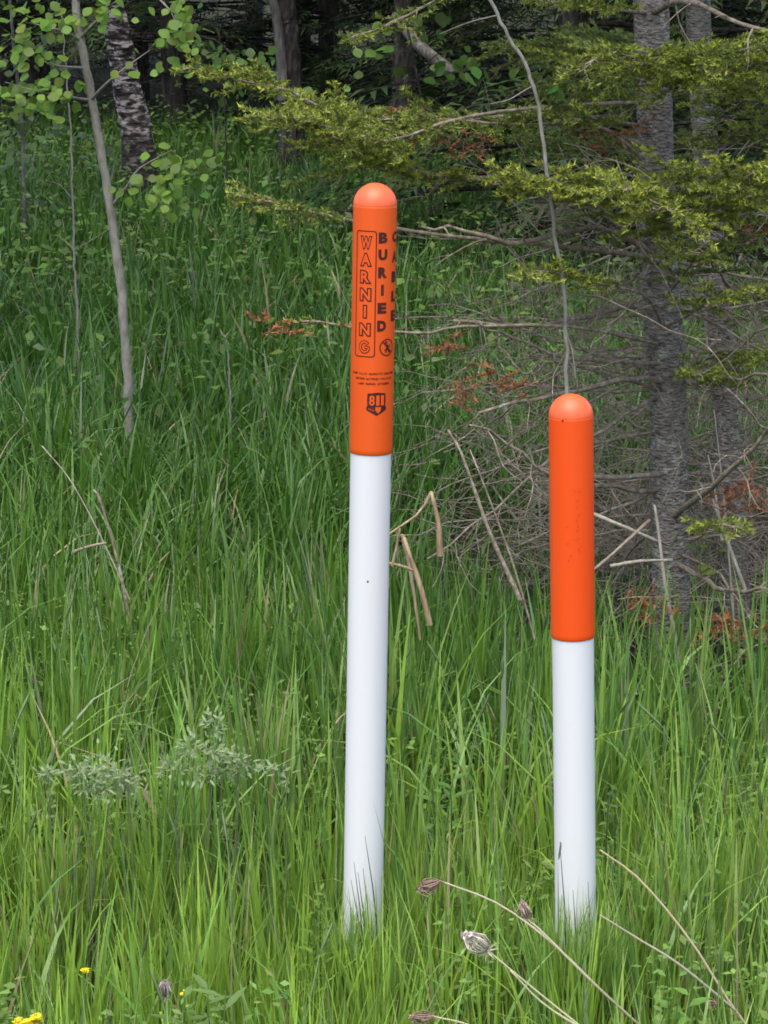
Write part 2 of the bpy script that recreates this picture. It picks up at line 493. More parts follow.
# faint leftovers of worn print on the short post
ink = MB()
rr = random.Random(11)
for y in (492, 504, 519, 530, 540, 550):
    for k in range(3):
        a, z = R(12 + rr.uniform(-6, 10)) * POST_R, s2(y) + rr.uniform(-.004, .004)
        wrap(ink, *stroke((a, z), (a + rr.uniform(-.007, .007), z + rr.uniform(-.008, .008)), rr.uniform(.001, .003)), POST_R + .0004)
for y in (528, 545, 557):
    a, z = R(-18 + rr.uniform(-6, 10)) * POST_R, s2(y)
    wrap(ink, *stroke((a, z), (a + .006, z + .004), .002), POST_R + .0004)
ink.build('worn_print', M['ghost'], sleeve2)

# small dark specks
for pr, sf, py, ang, r_, parent in ((POST_R - .0022, s1, 582, -2, .0022, post1), (POST_R, s2, 421, -25, .0022, post2), (POST_R, s2, 561, -12, .0012, post2)):
    k = MB(); th = R(ang); z = sf(py)
    c = np.array([pr * math.sin(th), -pr * math.cos(th), z]); nrm = np.array([math.sin(th), -math.cos(th), 0]); tx = np.array([math.cos(th), math.sin(th), 0])
    ring = np.array([c + nrm * .0003 + r_ * (math.cos(a) * tx + math.sin(a) * np.array([0, 0, 1])) for a in np.linspace(0, 2 * math.pi, 9)[:-1]])
    k.add(np.vstack([ring, c + nrm * .0012]), None, [[i, (i + 1) % 8, 8] for i in range(8)]); k.build('rivet', M['dark_bark'], parent)
P1X = lambda y: -.03
POSTS = [(float(at(362, 930, 5.5)[0]), 5.5), (float(at(575.6, 930, 5.3)[0]), 5.3)]

# ------------------------------------------------------------------ grass
grass = MB()


def blades(x, y, h, w, lean, curl, K, col, twist=.7, th=None):
    n = len(x); th = RNG.uniform(0, 2 * math.pi, n) if th is None else th
    d = np.stack([np.cos(th), np.sin(th)], -1)
    tw = th + math.pi / 2 + RNG.normal(0, twist, n)
    s = np.stack([np.cos(tw), np.sin(tw), np.zeros(n)], -1)
    px_, pz = np.zeros(n), np.zeros(n)
    P = []
    for k in range(K + 1):
        t = k / K
        wd = w * (min(1, .55 + 1.2 * t)) * (1 - t ** 2.4) + .0004
        c = np.stack([x + d[:, 0] * px_, y + d[:, 1] * px_, gz(x, y) - .02 + pz], -1)
        P.append(c - s * wd[:, None] / 2); P.append(c + s * wd[:, None] / 2)
        ph = lean + curl * (t + .5 / K) ** 1.6
        px_ = px_ + np.sin(ph) * h / K; pz = pz + np.cos(ph) * h / K
    V = np.stack(P, 1).reshape(-1, 3); m_ = 2 * (K + 1)
    b0 = (np.arange(n) * m_)[:, None] + (np.arange(K) * 2)[None, :]
    Q = np.stack([b0, b0 + 1, b0 + 3, b0 + 2], -1).reshape(-1, 4)
    grass.add(V, Q, None, np.repeat(col, m_, axis=0))


def scatter(y0, y1, dens, marg):
    n = int(dens * (y1 - y0) * 2 * (.1376 * y1 + marg))
    y = RNG.uniform(y0, y1, n); x = RNG.uniform(-1, 1, n) * (.1376 * y1 + marg)
    k = abs(x) < .1376 * y + marg
    return x[k], y[k]


def thicket_mask(x, y):
    """under the spruces little grass grows"""
    d = np.hypot((x - 1.12) / 1.18, (y - 8.95) / 1.75)
    return d


GCOL = np.array([[.140, .270, .036], [.175, .310, .038], [.105, .230, .045], [.185, .290, .070], [.140, .265, .060]])
for (y0, y1, dens, marg, K, hm, wm) in ((4.2, 6.0, 4200, .8, 5, .34, .0062), (6.0, 8.2, 2500, .9, 5, .44, .0088), (8.2, 11.0, 1700, 1.2, 5, .42, .0110),
                                        (11.0, 15.0, 1150, 1.6, 4, .36, .0135), (15.0, 21.0, 700, 2.0, 4, .34, .016), (21.0, 27.0, 320, 2.5, 3, .30, .018)):
    tx, ty = scatter(y0, y1, dens / 20, marg)
    ti = RNG.integers(0, len(tx), int(len(tx) * 20)); sg = .022 * (wm / .0072) ** .6
    ox, oy = RNG.normal(0, sg, len(ti)), RNG.normal(0, sg, len(ti))
    x, y = tx[ti] + ox, ty[ti] + oy; tdir = np.arctan2(oy, ox) + RNG.normal(0, .7, len(ti)); trad = np.hypot(ox, oy) / sg
    tuft_h = RNG.uniform(.62, 1.30, len(tx))[ti]; tuft_c = RNG.normal(0, 1.0, len(tx))[ti]; tuft_v = RNG.normal(1, .13, len(tx)).clip(.7, 1.3)[ti]
    td = thicket_mask(x, y)
    clump = mnoise(x, y, 2.2)
    keep = (RNG.random(len(x)) < np.clip((td - .75) * 2.2, .05, 1)) & (RNG.random(len(x)) < .72 + .35 * clump)
    x, y, clump, tdir, trad, tuft_h, tuft_c, tuft_v = (v[keep] for v in (x, y, clump, tdir, trad, tuft_h, tuft_c, tuft_v)); n = len(x)
    h = hm * (1 + .15 * clump) * tuft_h * RNG.uniform(.6, 1.2, n)
    w = wm * np.where(RNG.random(n) < .25, RNG.uniform(1.2, 1.9, n), RNG.uniform(.55, 1.15, n))
    lean = abs(RNG.normal(.03, .05, n)) + (.055 if y1 < 8.5 else .10) * trad
    curl = abs(RNG.normal(.14 if y1 < 8.5 else .25, .2, n)) + (RNG.random(n) < (.09 if y1 < 7 else .18 if y1 < 8.5 else .5)) * RNG.uniform(.6, 1.9, n)
    # the posts' feet stay in sight: blades right in front of them are short, all but a few
    for (qx, qy) in POSTS:
        near = (abs(x - qx) < .10) & (y < qy + .05)
        hmax = np.array([H - yy * .3895 for yy in y]) + .10
        short = near & (RNG.random(n) > .012)
        h = np.where(short, np.minimum(h, np.maximum(.05, hmax) * RNG.uniform(.85, 1.08, n)), h)
        curl = np.where(near & ~short, .15, curl)
        inside = np.hypot(x - qx, y - qy) < .05
        h = np.where(inside, .02, h)
    ci = np.clip(((mnoise(x, y, .9) + 1) / 2 * 3 + tuft_c + RNG.normal(0, .4, n)).astype(int), 0, 4)
    col = GCOL[ci] * vary((1, 1, 1), n, .14, .05) * tuft_v[:, None]
    col = col * (1 + np.clip((7.2 - y) / 1.6, 0, 1)[:, None] * np.array([.42, .26, .22]))    # yellower by the verge, its brighter light put into the colour
    far = np.clip((y - 6.0) / 3, 0, 1)[:, None]                    # deeper green further from the road, tree shade put into the colour
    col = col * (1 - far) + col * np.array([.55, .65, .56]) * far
    dead = RNG.random(n) < .025
    col[dead] = vary((.30, .25, .14), dead.sum(), .2, .06)
    pale = RNG.random(n) < .03
    col[pale] = vary((.19, .24, .13), pale.sum(), .15, .05)
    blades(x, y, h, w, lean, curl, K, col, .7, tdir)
# broad bright blades
x, y = scatter(4.4, 9.5, 70, .8); n = len(x)
k = np.ones(n, bool)
for (qx, qy) in POSTS: k &= ~((abs(x - qx) < .13) & (y < qy + .1))
k &= thicket_mask(x, y) > .95
x, y = x[k], y[k]; n = len(x)
blades(x, y, RNG.uniform(.25, .5, n), RNG.uniform(.009, .015, n), abs(RNG.normal(.1, .1, n)), abs(RNG.normal(.4, .5, n)), 6, vary((.10, .21, .03), n, .15, .08), .4)
# a few slender flowering stems with narrow heads
x, y = scatter(4.5, 8.0, 14, .6); n = len(x)
for i in range(n):
    if any(abs(x[i] - qx) < .12 and y[i] < qy for qx, qy in POSTS): continue
    h = random.uniform(.4, .6); dx, dy = random.gauss(0, .05), random.gauss(0, .05)
    P = np.array([[x[i] + dx * t * t, y[i] + dy * t * t, t * h] for t in np.linspace(0, 1, 5)])
    c = np.array([.13, .19, .07]) * random.uniform(.8, 1.3)
    grass.tube(P, [.0012] * 5, 3, c)
    e0, e1 = P[-1], P[-1] + np.array([dx * .4, dy * .4, .06])
    grass.tube([e0, e0 * .7 + e1 * .3, e0 * .3 + e1 * .7, e1], [.001, .0035, .003, .0005], 4, c * .9)
# stems against the posts
for (px_, py_, Yg, hh, cx) in ((354, 862, 5.40, 0, -3), (365, 836, 5.42, 0, -6), (358, 872, 5.41, 0, -2), (351, 880, 5.41, 0, -8), (363, 868, 5.42, 0, 2),
                               (560, 842, 5.21, 0, 3), (588, 882, 5.22, 0, 12), (564, 900, 5.23, 0, -4), (573, 890, 5.22, 0, 8), (583, 905, 5.21, 0, -6)):
    T = at(px_, py_, Yg); b0 = np.array([T[0] - cx * .0012 + random.gauss(0, .006) + .012, Yg, 0.0])
    P = smooth_path([b0, b0 * .45 + T * .55 + [.008, 0, .02], T], 7)
    grass.tube(P, np.linspace(.0032, .0006, 7), 3, np.array([.055, .10, .03]))
T = at(561, 842, 5.2); grass.tube([T, T + [-.001, 0, -.010], T + [-.003, 0, -.026], T + [-.004, 0, -.036]], [.0008, .0022, .0022, .001], 5, (.13, .18, .08))
# short tufts round the feet of the posts
for (qx, qy) in POSTS:
    n = 300; x = qx + RNG.uniform(-.075, .075, n); y = qy - RNG.uniform(.055, .18, n)
    hh = np.array([at(0, 872 + 78 * RNG.random() ** .6, yy)[2] for yy in y]) + .02
    blades(x, y, hh, RNG.uniform(.004, .0085, n), abs(RNG.normal(.05, .05, n)), abs(RNG.normal(.2, .2, n)), 5, vary((.19, .31, .06), n, .16, .06))
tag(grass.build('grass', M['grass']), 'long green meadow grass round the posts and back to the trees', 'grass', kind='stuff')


# ------------------------------------------------------------------ leaves
def leaf(mb, c, d, nrm, L, W, col, fold=.2, n=3, round_=False):
    """one leaf: folded along the midrib; from c along d, face normal nrm"""
    d = unit(d); s = unit(np.cross(d, nrm)); nn = np.cross(s, d)
    ts = np.linspace(0, 1, n + 2)
    V = []
    for t in ts:
        wd = W / 2 * (math.sin(math.pi * (t ** .75 if not round_ else (.06 + t * .90))) if 0 < t < 1 else (.25 if round_ and t == 0 else .03))
        mid = c + d * L * t - nn * L * .12 * t * t
        V += [mid - s * wd + nn * wd * fold, mid, mid + s * wd + nn * wd * fold]
    Q = []
    for i in range(n + 1):
        a = 3 * i
        Q += [[a, a + 1, a + 4, a + 3], [a + 1, a + 2, a + 5, a + 4]]
    mb.add(V, Q, None, col)


def rdir(up=0.0):
    v = RNG.normal(0, 1, 3); v[2] = v[2] * .6 + up
    return unit(v)


# low weeds under the trees at the back: far more than one can count
und = MB()
n = 38000
y = 9.5 + 16.5 * RNG.random(n) ** .8; x = RNG.uniform(-1, 1, n) * (.1376 * y + 2.0)
k = (mnoise(x, y, 1.3) + RNG.normal(0, .5, n) > .1) & (RNG.random(n) < np.clip((y - 9) / 5, .08, 1)) & (thicket_mask(x, y) > .9)
x, y = x[k], y[k]; n = len(x)
z = RNG.uniform(.12, .46, n) * (1 + .25 * mnoise(x, y, 3))
d = RNG.normal(0, 1, (n, 3)); d[:, 2] = d[:, 2] * .35 - .1; d /= np.linalg.norm(d, axis=1, keepdims=True)
up = np.tile([0, -.35, 1.0], (n, 1)) + RNG.normal(0, .35, (n, 3))
s = np.cross(d, up); s /= np.linalg.norm(s, axis=1, keepdims=True); nn = np.cross(s, d)
Lf = RNG.uniform(.03, .075, n)[:, None]; Wf = Lf * RNG.uniform(.3, .75, n)[:, None]
c = np.stack([x, y, z], -1)
V = np.stack([c, c + d * Lf * .45 - s * Wf / 2 + nn * Wf * .15, c + d * Lf, c + d * Lf * .45 + s * Wf / 2 + nn * Wf * .15], 1).reshape(-1, 3)
b0 = np.arange(n)[:, None] * 4
cc = vary((.115, .20, .038), n, .22, .1); lt = RNG.random(n) < .07; cc[lt] = vary((.17, .22, .10), lt.sum(), .2, .05)
und.add(V, np.concatenate([b0 + np.array([[0, 1, 2, 3]])], 0), None, np.repeat(cc, 4, axis=0))
x, y = scatter(4.5, 8.0, 330, .8); k = (mnoise(x + 5, y, 2.0) > .0)
for (qx, qy) in POSTS: k &= ~((abs(x - qx) < .13) & (y < qy + .1))
x, y = x[k], y[k]; n = len(x); z = RNG.uniform(.10, .30, n)
rp = 5; x, y, z = (np.repeat(v, rp) for v in (x, y, z)); n = len(x); x = x + RNG.normal(0, .014, n); y = y + RNG.normal(0, .014, n); z = z + RNG.normal(0, .02, n)
d = RNG.normal(0, 1, (n, 3)); d[:, 2] = d[:, 2] * .4 + .15; d /= np.linalg.norm(d, axis=1, keepdims=True)
up = np.tile([0, -.35, 1.0], (n, 1)) + RNG.normal(0, .35, (n, 3)); s = np.cross(d, up); s /= np.linalg.norm(s, axis=1, keepdims=True); nn = np.cross(s, d)
Lf = RNG.uniform(.014, .034, n)[:, None]; Wf = Lf * RNG.uniform(.3, .6, n)[:, None]; c = np.stack([x, y, z], -1)
V = np.stack([c, c + d * Lf * .45 - s * Wf / 2 + nn * Wf * .15, c + d * Lf, c + d * Lf * .45 + s * Wf / 2 + nn * Wf * .15], 1).reshape(-1, 3)
und.add(V, (np.arange(n) * 4)[:, None] + np.array([[0, 1, 2, 3]]), None, np.repeat(vary((.16, .27, .06), n, .2, .08), 4, axis=0))
tag(und.build('undergrowth', M['leaf']), 'low leafy weeds growing through the grass beneath the trees', 'undergrowth', kind='stuff')


# ------------------------------------------------------------------ twigs, needles, boughs
def wiggle(p, d, L, n, amp, droop=0.0):
    P = [np.array(p, float)]; d = unit(np.array(d, float))
    for i in range(n - 1):
        d = unit(d + RNG.normal(0, amp, 3) + np.array([0, 0, -droop]))
        P.append(P[-1] + d * L / (n - 1))
    return np.array(P)


def needles(mb, segs, cols, per_m=700, ln=.0145, wd=.0046):
    """short flat needles along every segment"""
    segs = np.asarray(segs, float)
    if not len(segs): return
    Ls = np.linalg.norm(segs[:, 1] - segs[:, 0], axis=1)
    cnt = np.maximum(4, (Ls * per_m).astype(int))
    idx = np.repeat(np.arange(len(segs)), cnt); n = len(idx)
    t = RNG.random(n)[:, None]
    a = segs[idx, 0]; b = segs[idx, 1]; ax = (b - a) / (Ls[idx][:, None] + 1e-9)
    p = a + (b - a) * t
    rnd = RNG.normal(0, 1, (n, 3)); rnd[:, 2] = rnd[:, 2] * .55 + .35
    pr = rnd - ax * (rnd * ax).sum(1, keepdims=True); pr /= np.linalg.norm(pr, axis=1, keepdims=True) + 1e-9
    d = ax * RNG.uniform(.35, .9, (n, 1)) + pr * .8; d /= np.linalg.norm(d, axis=1, keepdims=True)
    s = np.cross(d, RNG.normal(0, 1, (n, 3)) + np.array([0, 0, 1.0])); s /= np.linalg.norm(s, axis=1, keepdims=True) + 1e-9
    l = ln * RNG.uniform(.7, 1.2, (n, 1))
    V = np.stack([p - s * wd / 2, p + s * wd / 2, p + d * l], 1).reshape(-1, 3)
    c = np.asarray(cols)[idx] * RNG.uniform(.75, 1.25, (n, 1))
    mb.add(V, None, np.arange(n * 3).reshape(-1, 3), np.repeat(c, 3, axis=0))


OLD, YOUNG = np.array([.115, .155, .036]), np.array([.34, .38, .048])


def bough(root, path, rad=.007, start=.3, side=.26, dens=.045, young=.5, n_path=16, bare=.15, jz=.17, brown=0.0, name='branch'):
    """a spruce bough: the limb is the part, its needle sprays a sub-part"""
    wood, nd = MB(), MB()
    pa = np.array(path, float); pa[1:-1] += RNG.normal(0, .016, pa[1:-1].shape); P = smooth_path(pa, n_path); Ltot = np.linalg.norm(np.diff(P, axis=0), axis=1).sum()
    wood.tube(P + RNG.normal(0, .004, P.shape) * np.linspace(0, 1, n_path)[:, None], np.linspace(rad, .002, n_path), 6, jit=.1)
    segs, cols = [], []

    def green(p, q, tip):
        segs.append((p, q)); yy = np.clip(young + RNG.normal(0, .2), 0, 1) if tip else young * .3
        cc = OLD * (1 - yy) + YOUNG * yy
        if brown and RNG.random() < brown: cc = np.array([.22, .085, .035])
        cols.append(cc)
    s = start
    sgn = 1
    while s < 1:
        f = s * (n_path - 1); i = min(int(f), n_path - 2); u = f - i
        p = P[i] * (1 - u) + P[i + 1] * u; tg = unit(P[i + 1] - P[i]); sd = unit(np.cross(tg, [0, 0, 1]))
        env = min(1, (s - start) / .15 + .35) * (1 - s) ** .55 + .18
        Lt = side * env * RNG.uniform(.6, 1.2)
        ang = R(RNG.uniform(38, 66)) * sgn
        d = unit(tg * math.cos(ang) + sd * math.sin(ang) + np.array([0, 0, RNG.normal(.0, jz)]))
        T = wiggle(p, d, Lt, 5, .10, .03)
        wood.tube(T, np.linspace(.0025, .0010, 5), 3)
        for k in range(5 - 1):
            if k / 4 >= bare: green(T[k], T[k + 1], k >= 3)
        # secondary shoots
        m_ = int(Lt / .026)
        for j in range(m_):
            v = (j + .7) / (m_ + .2) * 3.999; ki = int(v); q = T[ki] * (1 - v + ki) + T[ki + 1] * (v - ki)
            tg2 = unit(T[ki + 1] - T[ki]); sd2 = unit(np.cross(tg2, [0, 0, 1])); a2 = R(RNG.uniform(35, 60)) * (1 if j % 2 else -1)
            d2 = unit(tg2 * math.cos(a2) + sd2 * math.sin(a2) + np.array([0, 0, RNG.normal(.02, jz)]))
            l2 = max(.022, (Lt * .5) * (1 - v / 4.6) * RNG.uniform(.5, 1.1))
            e_ = q + d2 * l2; green(q, q * .45 + e_ * .55, False); green(q * .45 + e_ * .55, e_, True)
        s += dens / Ltot * RNG.uniform(.6, 1.3) * .5; sgn = -sgn
    green(P[-2], P[-1], True)
    needles(nd, segs, cols)
    w = wood.build(name, M['dead_wood'], root)
    nd.build('needles', M['needle'], w)
    return w


def dead_branch(root, path, rad=.006, twigs=12, tl=.22, n_path=12, mat='dead_wood', start=.15, flat=.5, sub=3, name='dead_branch', wig=.006):
    mb = MB(); P = smooth_path(path, n_path)
    P = P + RNG.normal(0, wig, P.shape) * np.linspace(.3, 1, n_path)[:, None]
    mb.tube(P, np.linspace(rad, rad * .35, n_path), 6, jit=.12)
    for k in range(twigs):
        s = start + (1 - start) * (k + RNG.random()) / twigs; f = min(s, .999) * (n_path - 1); i = int(f); u = f - i
        p = P[i] * (1 - u) + P[i + 1] * u; tg = unit(P[i + 1] - P[i]); sd = unit(np.cross(tg, [0, 0, 1])) * RNG.choice([-1, 1])
        d = tg * RNG.uniform(.3, 1.1) + sd * RNG.uniform(.4, 1.0) + np.array([0, 0, RNG.normal(-.1, flat)])
        L_ = tl * RNG.uniform(.3, 1.2) * (1.1 - .5 * s)
        T = wiggle(p, d, L_, 6, .20, .03); r0 = rad * .35 * RNG.uniform(.6, 1.0)
        mb.tube(T, np.linspace(r0, max(.0007, r0 * .35), 6), 4)
        for j in range(RNG.integers(0, sub + 1)):
            q = T[RNG.integers(1, 5)]; d2 = unit(T[-1] - T[0]) + RNG.normal(0, .7, 3)
            mb.tube(wiggle(q, d2, L_ * RNG.uniform(.2, .6), 5, .22, .02), np.linspace(r0 * .5, .0006, 5), 3)
    return mb.build(name, M[mat], root)


# ------------------------------------------------------------------ the near spruces
def spruce_trunk(root, pts, rads, n=60, mat='spruce_bark', sides=20, jit=.035):
    mb = MB(); P = smooth_path(pts, n)
    t = np.linspace(0, 1, n); rr_ = np.interp(t, np.linspace(0, 1, len(rads)), rads)
    mb.tube(P, rr_, sides, jit=jit)
    return mb.build('trunk', M[mat], root), P


def crown_sprays(mb, centre_fn, n, size, base, amt=.25, droop=.35):
    """many flat drooping sprays: serrated strips of foliage"""
    for _ in range(n):
        p, d = centre_fn()
        L_ = size * RNG.uniform(.6, 1.3); d = unit(d + np.array([0, 0, -droop * RNG.random()])); sd = unit(np.cross(d, [0, 0, 1]) + RNG.normal(0, .15, 3))
        col = np.array(base) * (1 + amt * RNG.normal()) * (1 + .1 * RNG.standard_normal(3)); col = col.clip(.008, .5)
        m_ = 5; V = []; T = []
        for k in range(m_):
            t0 = k / m_; c0 = p + d * L_ * t0 + np.array([0, 0, -.12 * L_ * t0 * t0])
            w_ = L_ * .30 * (1 - t0 * .75)
            for sg in (-1, 1):
                b_ = len(V); e_ = c0 + d * L_ * .26 + sd * sg * w_ * RNG.uniform(.7, 1.2) + np.array([0, 0, RNG.normal(-.03, .04) * L_])
                V += [c0, c0 + d * L_ * .13, e_]; T.append([b_, b_ + 1, b_ + 2] if sg > 0 else [b_ + 1, b_, b_ + 2])
        b_ = len(V); ct = p + d * L_ * .8
        V += [ct - sd * L_ * .03, ct + sd * L_ * .03, p + d * L_ * 1.1]; T.append([b_, b_ + 1, b_ + 2])
        mb.add(V, None, T, col)


YF, YG = 7.7, 8.5
bF = at(673, 640, YF); bF[2] = -.05
spF = empty('spruce_tree', bF * [1, 1, 0], 'spruce nearest the posts with scaly grey trunk and green boughs across it', 'spruce tree', 'spruces behind the short post')
tF, PF = spruce_trunk(spF, [at(673, 750, YF), at(671, 560, YF), at(668, 400, YF), at(659, 250, YF), at(655, 120, YF), at(651, 0, YF), at(640, -400, YF), at(630, -1400, YF)],
                      [.062, .054, .052, .051, .049, .048, .038, .01], 120)
bG = at(737, 600, YG)
spG = empty('spruce_tree', bG * [1, 1, 0], 'slimmer shaded spruce standing behind and right of the grey spruce trunk', 'spruce tree', 'spruces behind the short post')
tG, PG = spruce_trunk(spG, [at(742, 720, YG), at(733, 540, YG), at(726, 430, YG), at(719, 320, YG), at(710, 220, YG), at(704, 120, YG), at(698, 0, YG), at(690, -400, YG), at(690, -1300, YG)],
                      [.046, .043, .041, .040, .039, .038, .037, .03, .01], 120)


def on_trunk(P, py):
    return P[min(range(len(P)), key=lambda i: abs(pix(P[i])[1] - py))]


def bp(P, py0, pts):
    """a limb: from the trunk at picture height py0 through measured points (px, py, depth)"""
    return [on_trunk(P, py0)] + [at(*q) for q in pts]


# green boughs of the grey spruce
bough(spF, bp(PF, 205, [(560, 185, 7.5), (470, 178, 7.35), (390, 168, 7.2), (320, 142, 7.1), (262, 112, 7.0)]), .009, .40, .30, young=.60)
bough(spF, bp(PF, 150, [(560, 118, 7.6), (450, 106, 7.45), (350, 100, 7.3), (270, 84, 7.2), (190, 68, 7.1)]), .008, .38, .26, young=.62)
bough(spF, bp(PF, 100, [(560, 95, 7.4), (470, 118, 7.2), (400, 138, 7.05), (330, 128, 6.95), (280, 118, 6.9)]), .006, .42, .22, young=.5)
bough(spF, bp(PF, 262, [(560, 236, 7.4), (500, 238, 7.3), (430, 226, 7.15), (340, 222, 7.05), (280, 203, 7.0), (232, 196, 6.95)]), .008, .64, .20, dens=.05, young=.45)
bough(spF, bp(PF, 60, [(620, 66, 7.5), (700, 62, 7.3), (768, 52, 7.1), (830, 50, 7.0)]), .007, .12, .30, young=.65)
bough(spF, bp(PF, 62, [(700, 58, 7.45), (640, 60, 7.2), (610, 62, 7.1), (580, 70, 7.0)]), .006, .35, .22, young=.7)
bough(spF, bp(PF, 235, [(640, 200, 7.4), (600, 190, 7.2), (550, 178, 7.1), (505, 172, 7.0)]), .006, .15, .22, young=.85)
bough(spF, bp(PF, 215, [(700, 192, 7.4), (740, 180, 7.2), (790, 170, 7.1), (830, 172, 7.0)]), .007, .10, .32, young=.8)
bough(spF, bp(PF, 225, [(690, 206, 7.3), (655, 202, 7.0), (640, 196, 6.9), (620, 190, 6.8)]), .005, .2, .22, young=.85)
bough(spF, bp(PF, 325, [(640, 290, 7.4), (600, 282, 7.25), (560, 280, 7.1), (528, 278, 7.0)]), .005, .35, .14, young=.75)
bough(spF, bp(PF, 300, [(680, 270, 7.4), (700, 262, 7.2), (690, 255, 7.0)]), .005, .25, .20, young=.35)
bough(spF, bp(PF, 130, [(600, 112, 7.5), (560, 116, 7.4), (520, 114, 7.3)]), .006, .25, .22, young=.35)
bough(spF, bp(PF, 20, [(610, 10, 7.4), (575, 8, 7.3), (545, 2, 7.2)]), .006, .25, .20, young=.5)
bough(spF, bp(PF, -30, [(560, -30, 7.5), (480, -15, 7.4), (400, 20, 7.3), (350, 40, 7.2)]), .007, .55, .16, dens=.06, young=.45)
bough(spF, bp(PF, 345, [(560, 325, 7.2), (470, 325, 7.1), (410, 330, 7.0), (330, 322, 6.95), (285, 322, 6.9)]), .005, .62, .05, dens=.07, young=.7, brown=.25)
bough(spF, bp(PF, 195, [(590, 176, 7.3), (560, 178, 7.1), (530, 180, 7.0)]), .005, .2, .20, young=.75)
bough(spF, bp(PF, 240, [(690, 225, 7.4), (720, 205, 7.2), (760, 195, 7.0)]), .005, .2, .24, young=.6)
bough(spF, bp(PF, 80, [(690, 78, 7.4), (730, 74, 7.2), (790, 72, 7.0)]), .005, .2, .26, young=.55)
bough(spF, bp(PF, 175, [(600, 128, 7.6), (520, 122, 7.4), (430, 122, 7.25), (350, 120, 7.15)]), .006, .45, .22, young=.4)
bough(spF, bp(PF, 250, [(600, 205, 7.5), (540, 195, 7.3), (480, 180, 7.2)]), .005, .45, .16, young=.4)
bough(spG, bp(PG, 130, [(735, 100, 8.2), (790, 78, 8.0)]), .005, .2, .25, young=.5)
bough(spG, bp(PG, 330, [(760, 300, 8.2), (800, 280, 8.0)]), .005, .3, .18, young=.35)
bough(spG, bp(PG, 385, [(740, 362, 7.9), (755, 356, 7.5), (790, 350, 7.2)]), .005, .3, .17, young=.75)
bough(spG, bp(PG, 400, [(716, 384, 8.0), (708, 378, 7.5), (696, 374, 7.2)]), .004, .3, .13, young=.7)
bough(spF, bp(PF, 330, [(690, 310, 7.4), (720, 296, 7.2), (760, 290, 7.0)]), .004, .4, .15, young=.65)
bough(spF, bp(PF, 540, [(700, 530, 7.4), (720, 524, 7.2), (742, 530, 7.1)]), .004, .45, .12, young=.7)
bough(spG, bp(PG, 160, [(740, 135, 8.2), (790, 118, 8.0)]), .005, .15, .25, young=.4)
bough(spG, bp(PG, 90, [(660, 88, 8.9), (600, 84, 9.1), (545, 86, 9.3)]), .005, .15, .28, young=.2)
bough(spG, bp(PG, 50, [(640, 40, 9.2), (580, 45, 9.6), (500, 45, 9.9)]), .005, .15, .32, young=.15)
bough(spG, bp(PG, 180, [(630, 150, 9.0), (580, 140, 9.3), (530, 138, 9.5)]), .005, .15, .28, young=.2)
# dead limbs measured from the photograph
db = lambda P, root, y0, pts, **k: dead_branch(root, bp(P, y0, pts), **k)
db(PF, spF, 312, [(630, 306, 7.6), (580, 318, 7.4), (520, 326, 7.2), (455, 320, 7.1)], rad=0.0108, twigs=7, tl=.18, wig=.003)
db(PF, spF, 382, [(640, 378, 7.55), (590, 387, 7.4), (530, 400, 7.2), (480, 412, 7.1)], rad=0.0101, twigs=6, tl=.15, wig=.003)
db(PF, spF, 262, [(600, 228, 7.5), (520, 243, 7.2), (460, 230, 7.1), (420, 226, 7.0)], rad=0.0095, twigs=8, tl=.2, wig=.003)
db(PF, spF, 190, [(600, 183, 7.5), (540, 180, 7.4), (480, 178, 7.3), (415, 172, 7.25)], rad=0.0108, twigs=6, tl=.2, wig=.003)
db(PF, spF, 360, [(610, 362, 7.5), (560, 357, 7.3), (510, 336, 7.2), (480, 326, 7.1)], rad=0.0081, twigs=5, tl=.15, wig=.003)
db(PF, spF, 390, [(560, 362, 7.4), (530, 375, 7.2), (500, 345, 7.2)], rad=0.0054, twigs=4, tl=.1, wig=.003)
db(PF, spF, 470, [(590, 478, 7.4), (540, 470, 7.2), (500, 440, 7.1), (470, 420, 7.0)], rad=0.0081, twigs=12, tl=.25)
db(PF, spF, 20, [(680, 0, 7.4), (710, 10, 7.2), (745, 25, 7.0), (800, 38, 6.9)], rad=0.0108, twigs=5, tl=.2, wig=.002)
db(PF, spF, 300, [(690, 302, 7.5), (715, 305, 7.3), (735, 320, 7.2)], rad=0.0081, twigs=5, tl=.2)
db(PF, spF, 375, [(700, 372, 7.5), (730, 378, 7.3), (790, 372, 7.1)], rad=0.0081, twigs=7, tl=.25)
db(PF, spF, 370, [(700, 362, 7.5), (735, 345, 7.3), (780, 322, 7.1)], rad=0.0068, twigs=7, tl=.22)
db(PG, spG, 320, [(735, 300, 8.2), (718, 270, 7.9), (708, 258, 7.8)], rad=0.0081, twigs=3, tl=.12)
db(PF, spF, 520, [(720, 480, 7.2), (760, 440, 7.0), (790, 400, 6.9)], rad=0.0095, twigs=8, tl=.25)
db(PF, spF, 562, [(705, 580, 7.5), (728, 592, 7.35), (760, 590, 7.2), (800, 580, 7.1)], rad=0.0095, twigs=6, tl=.18)
db(PF, spF, 490, [(630, 490, 7.6), (600, 484, 7.5), (570, 482, 7.4), (520, 470, 7.3)], rad=0.0081, twigs=12, tl=.25)
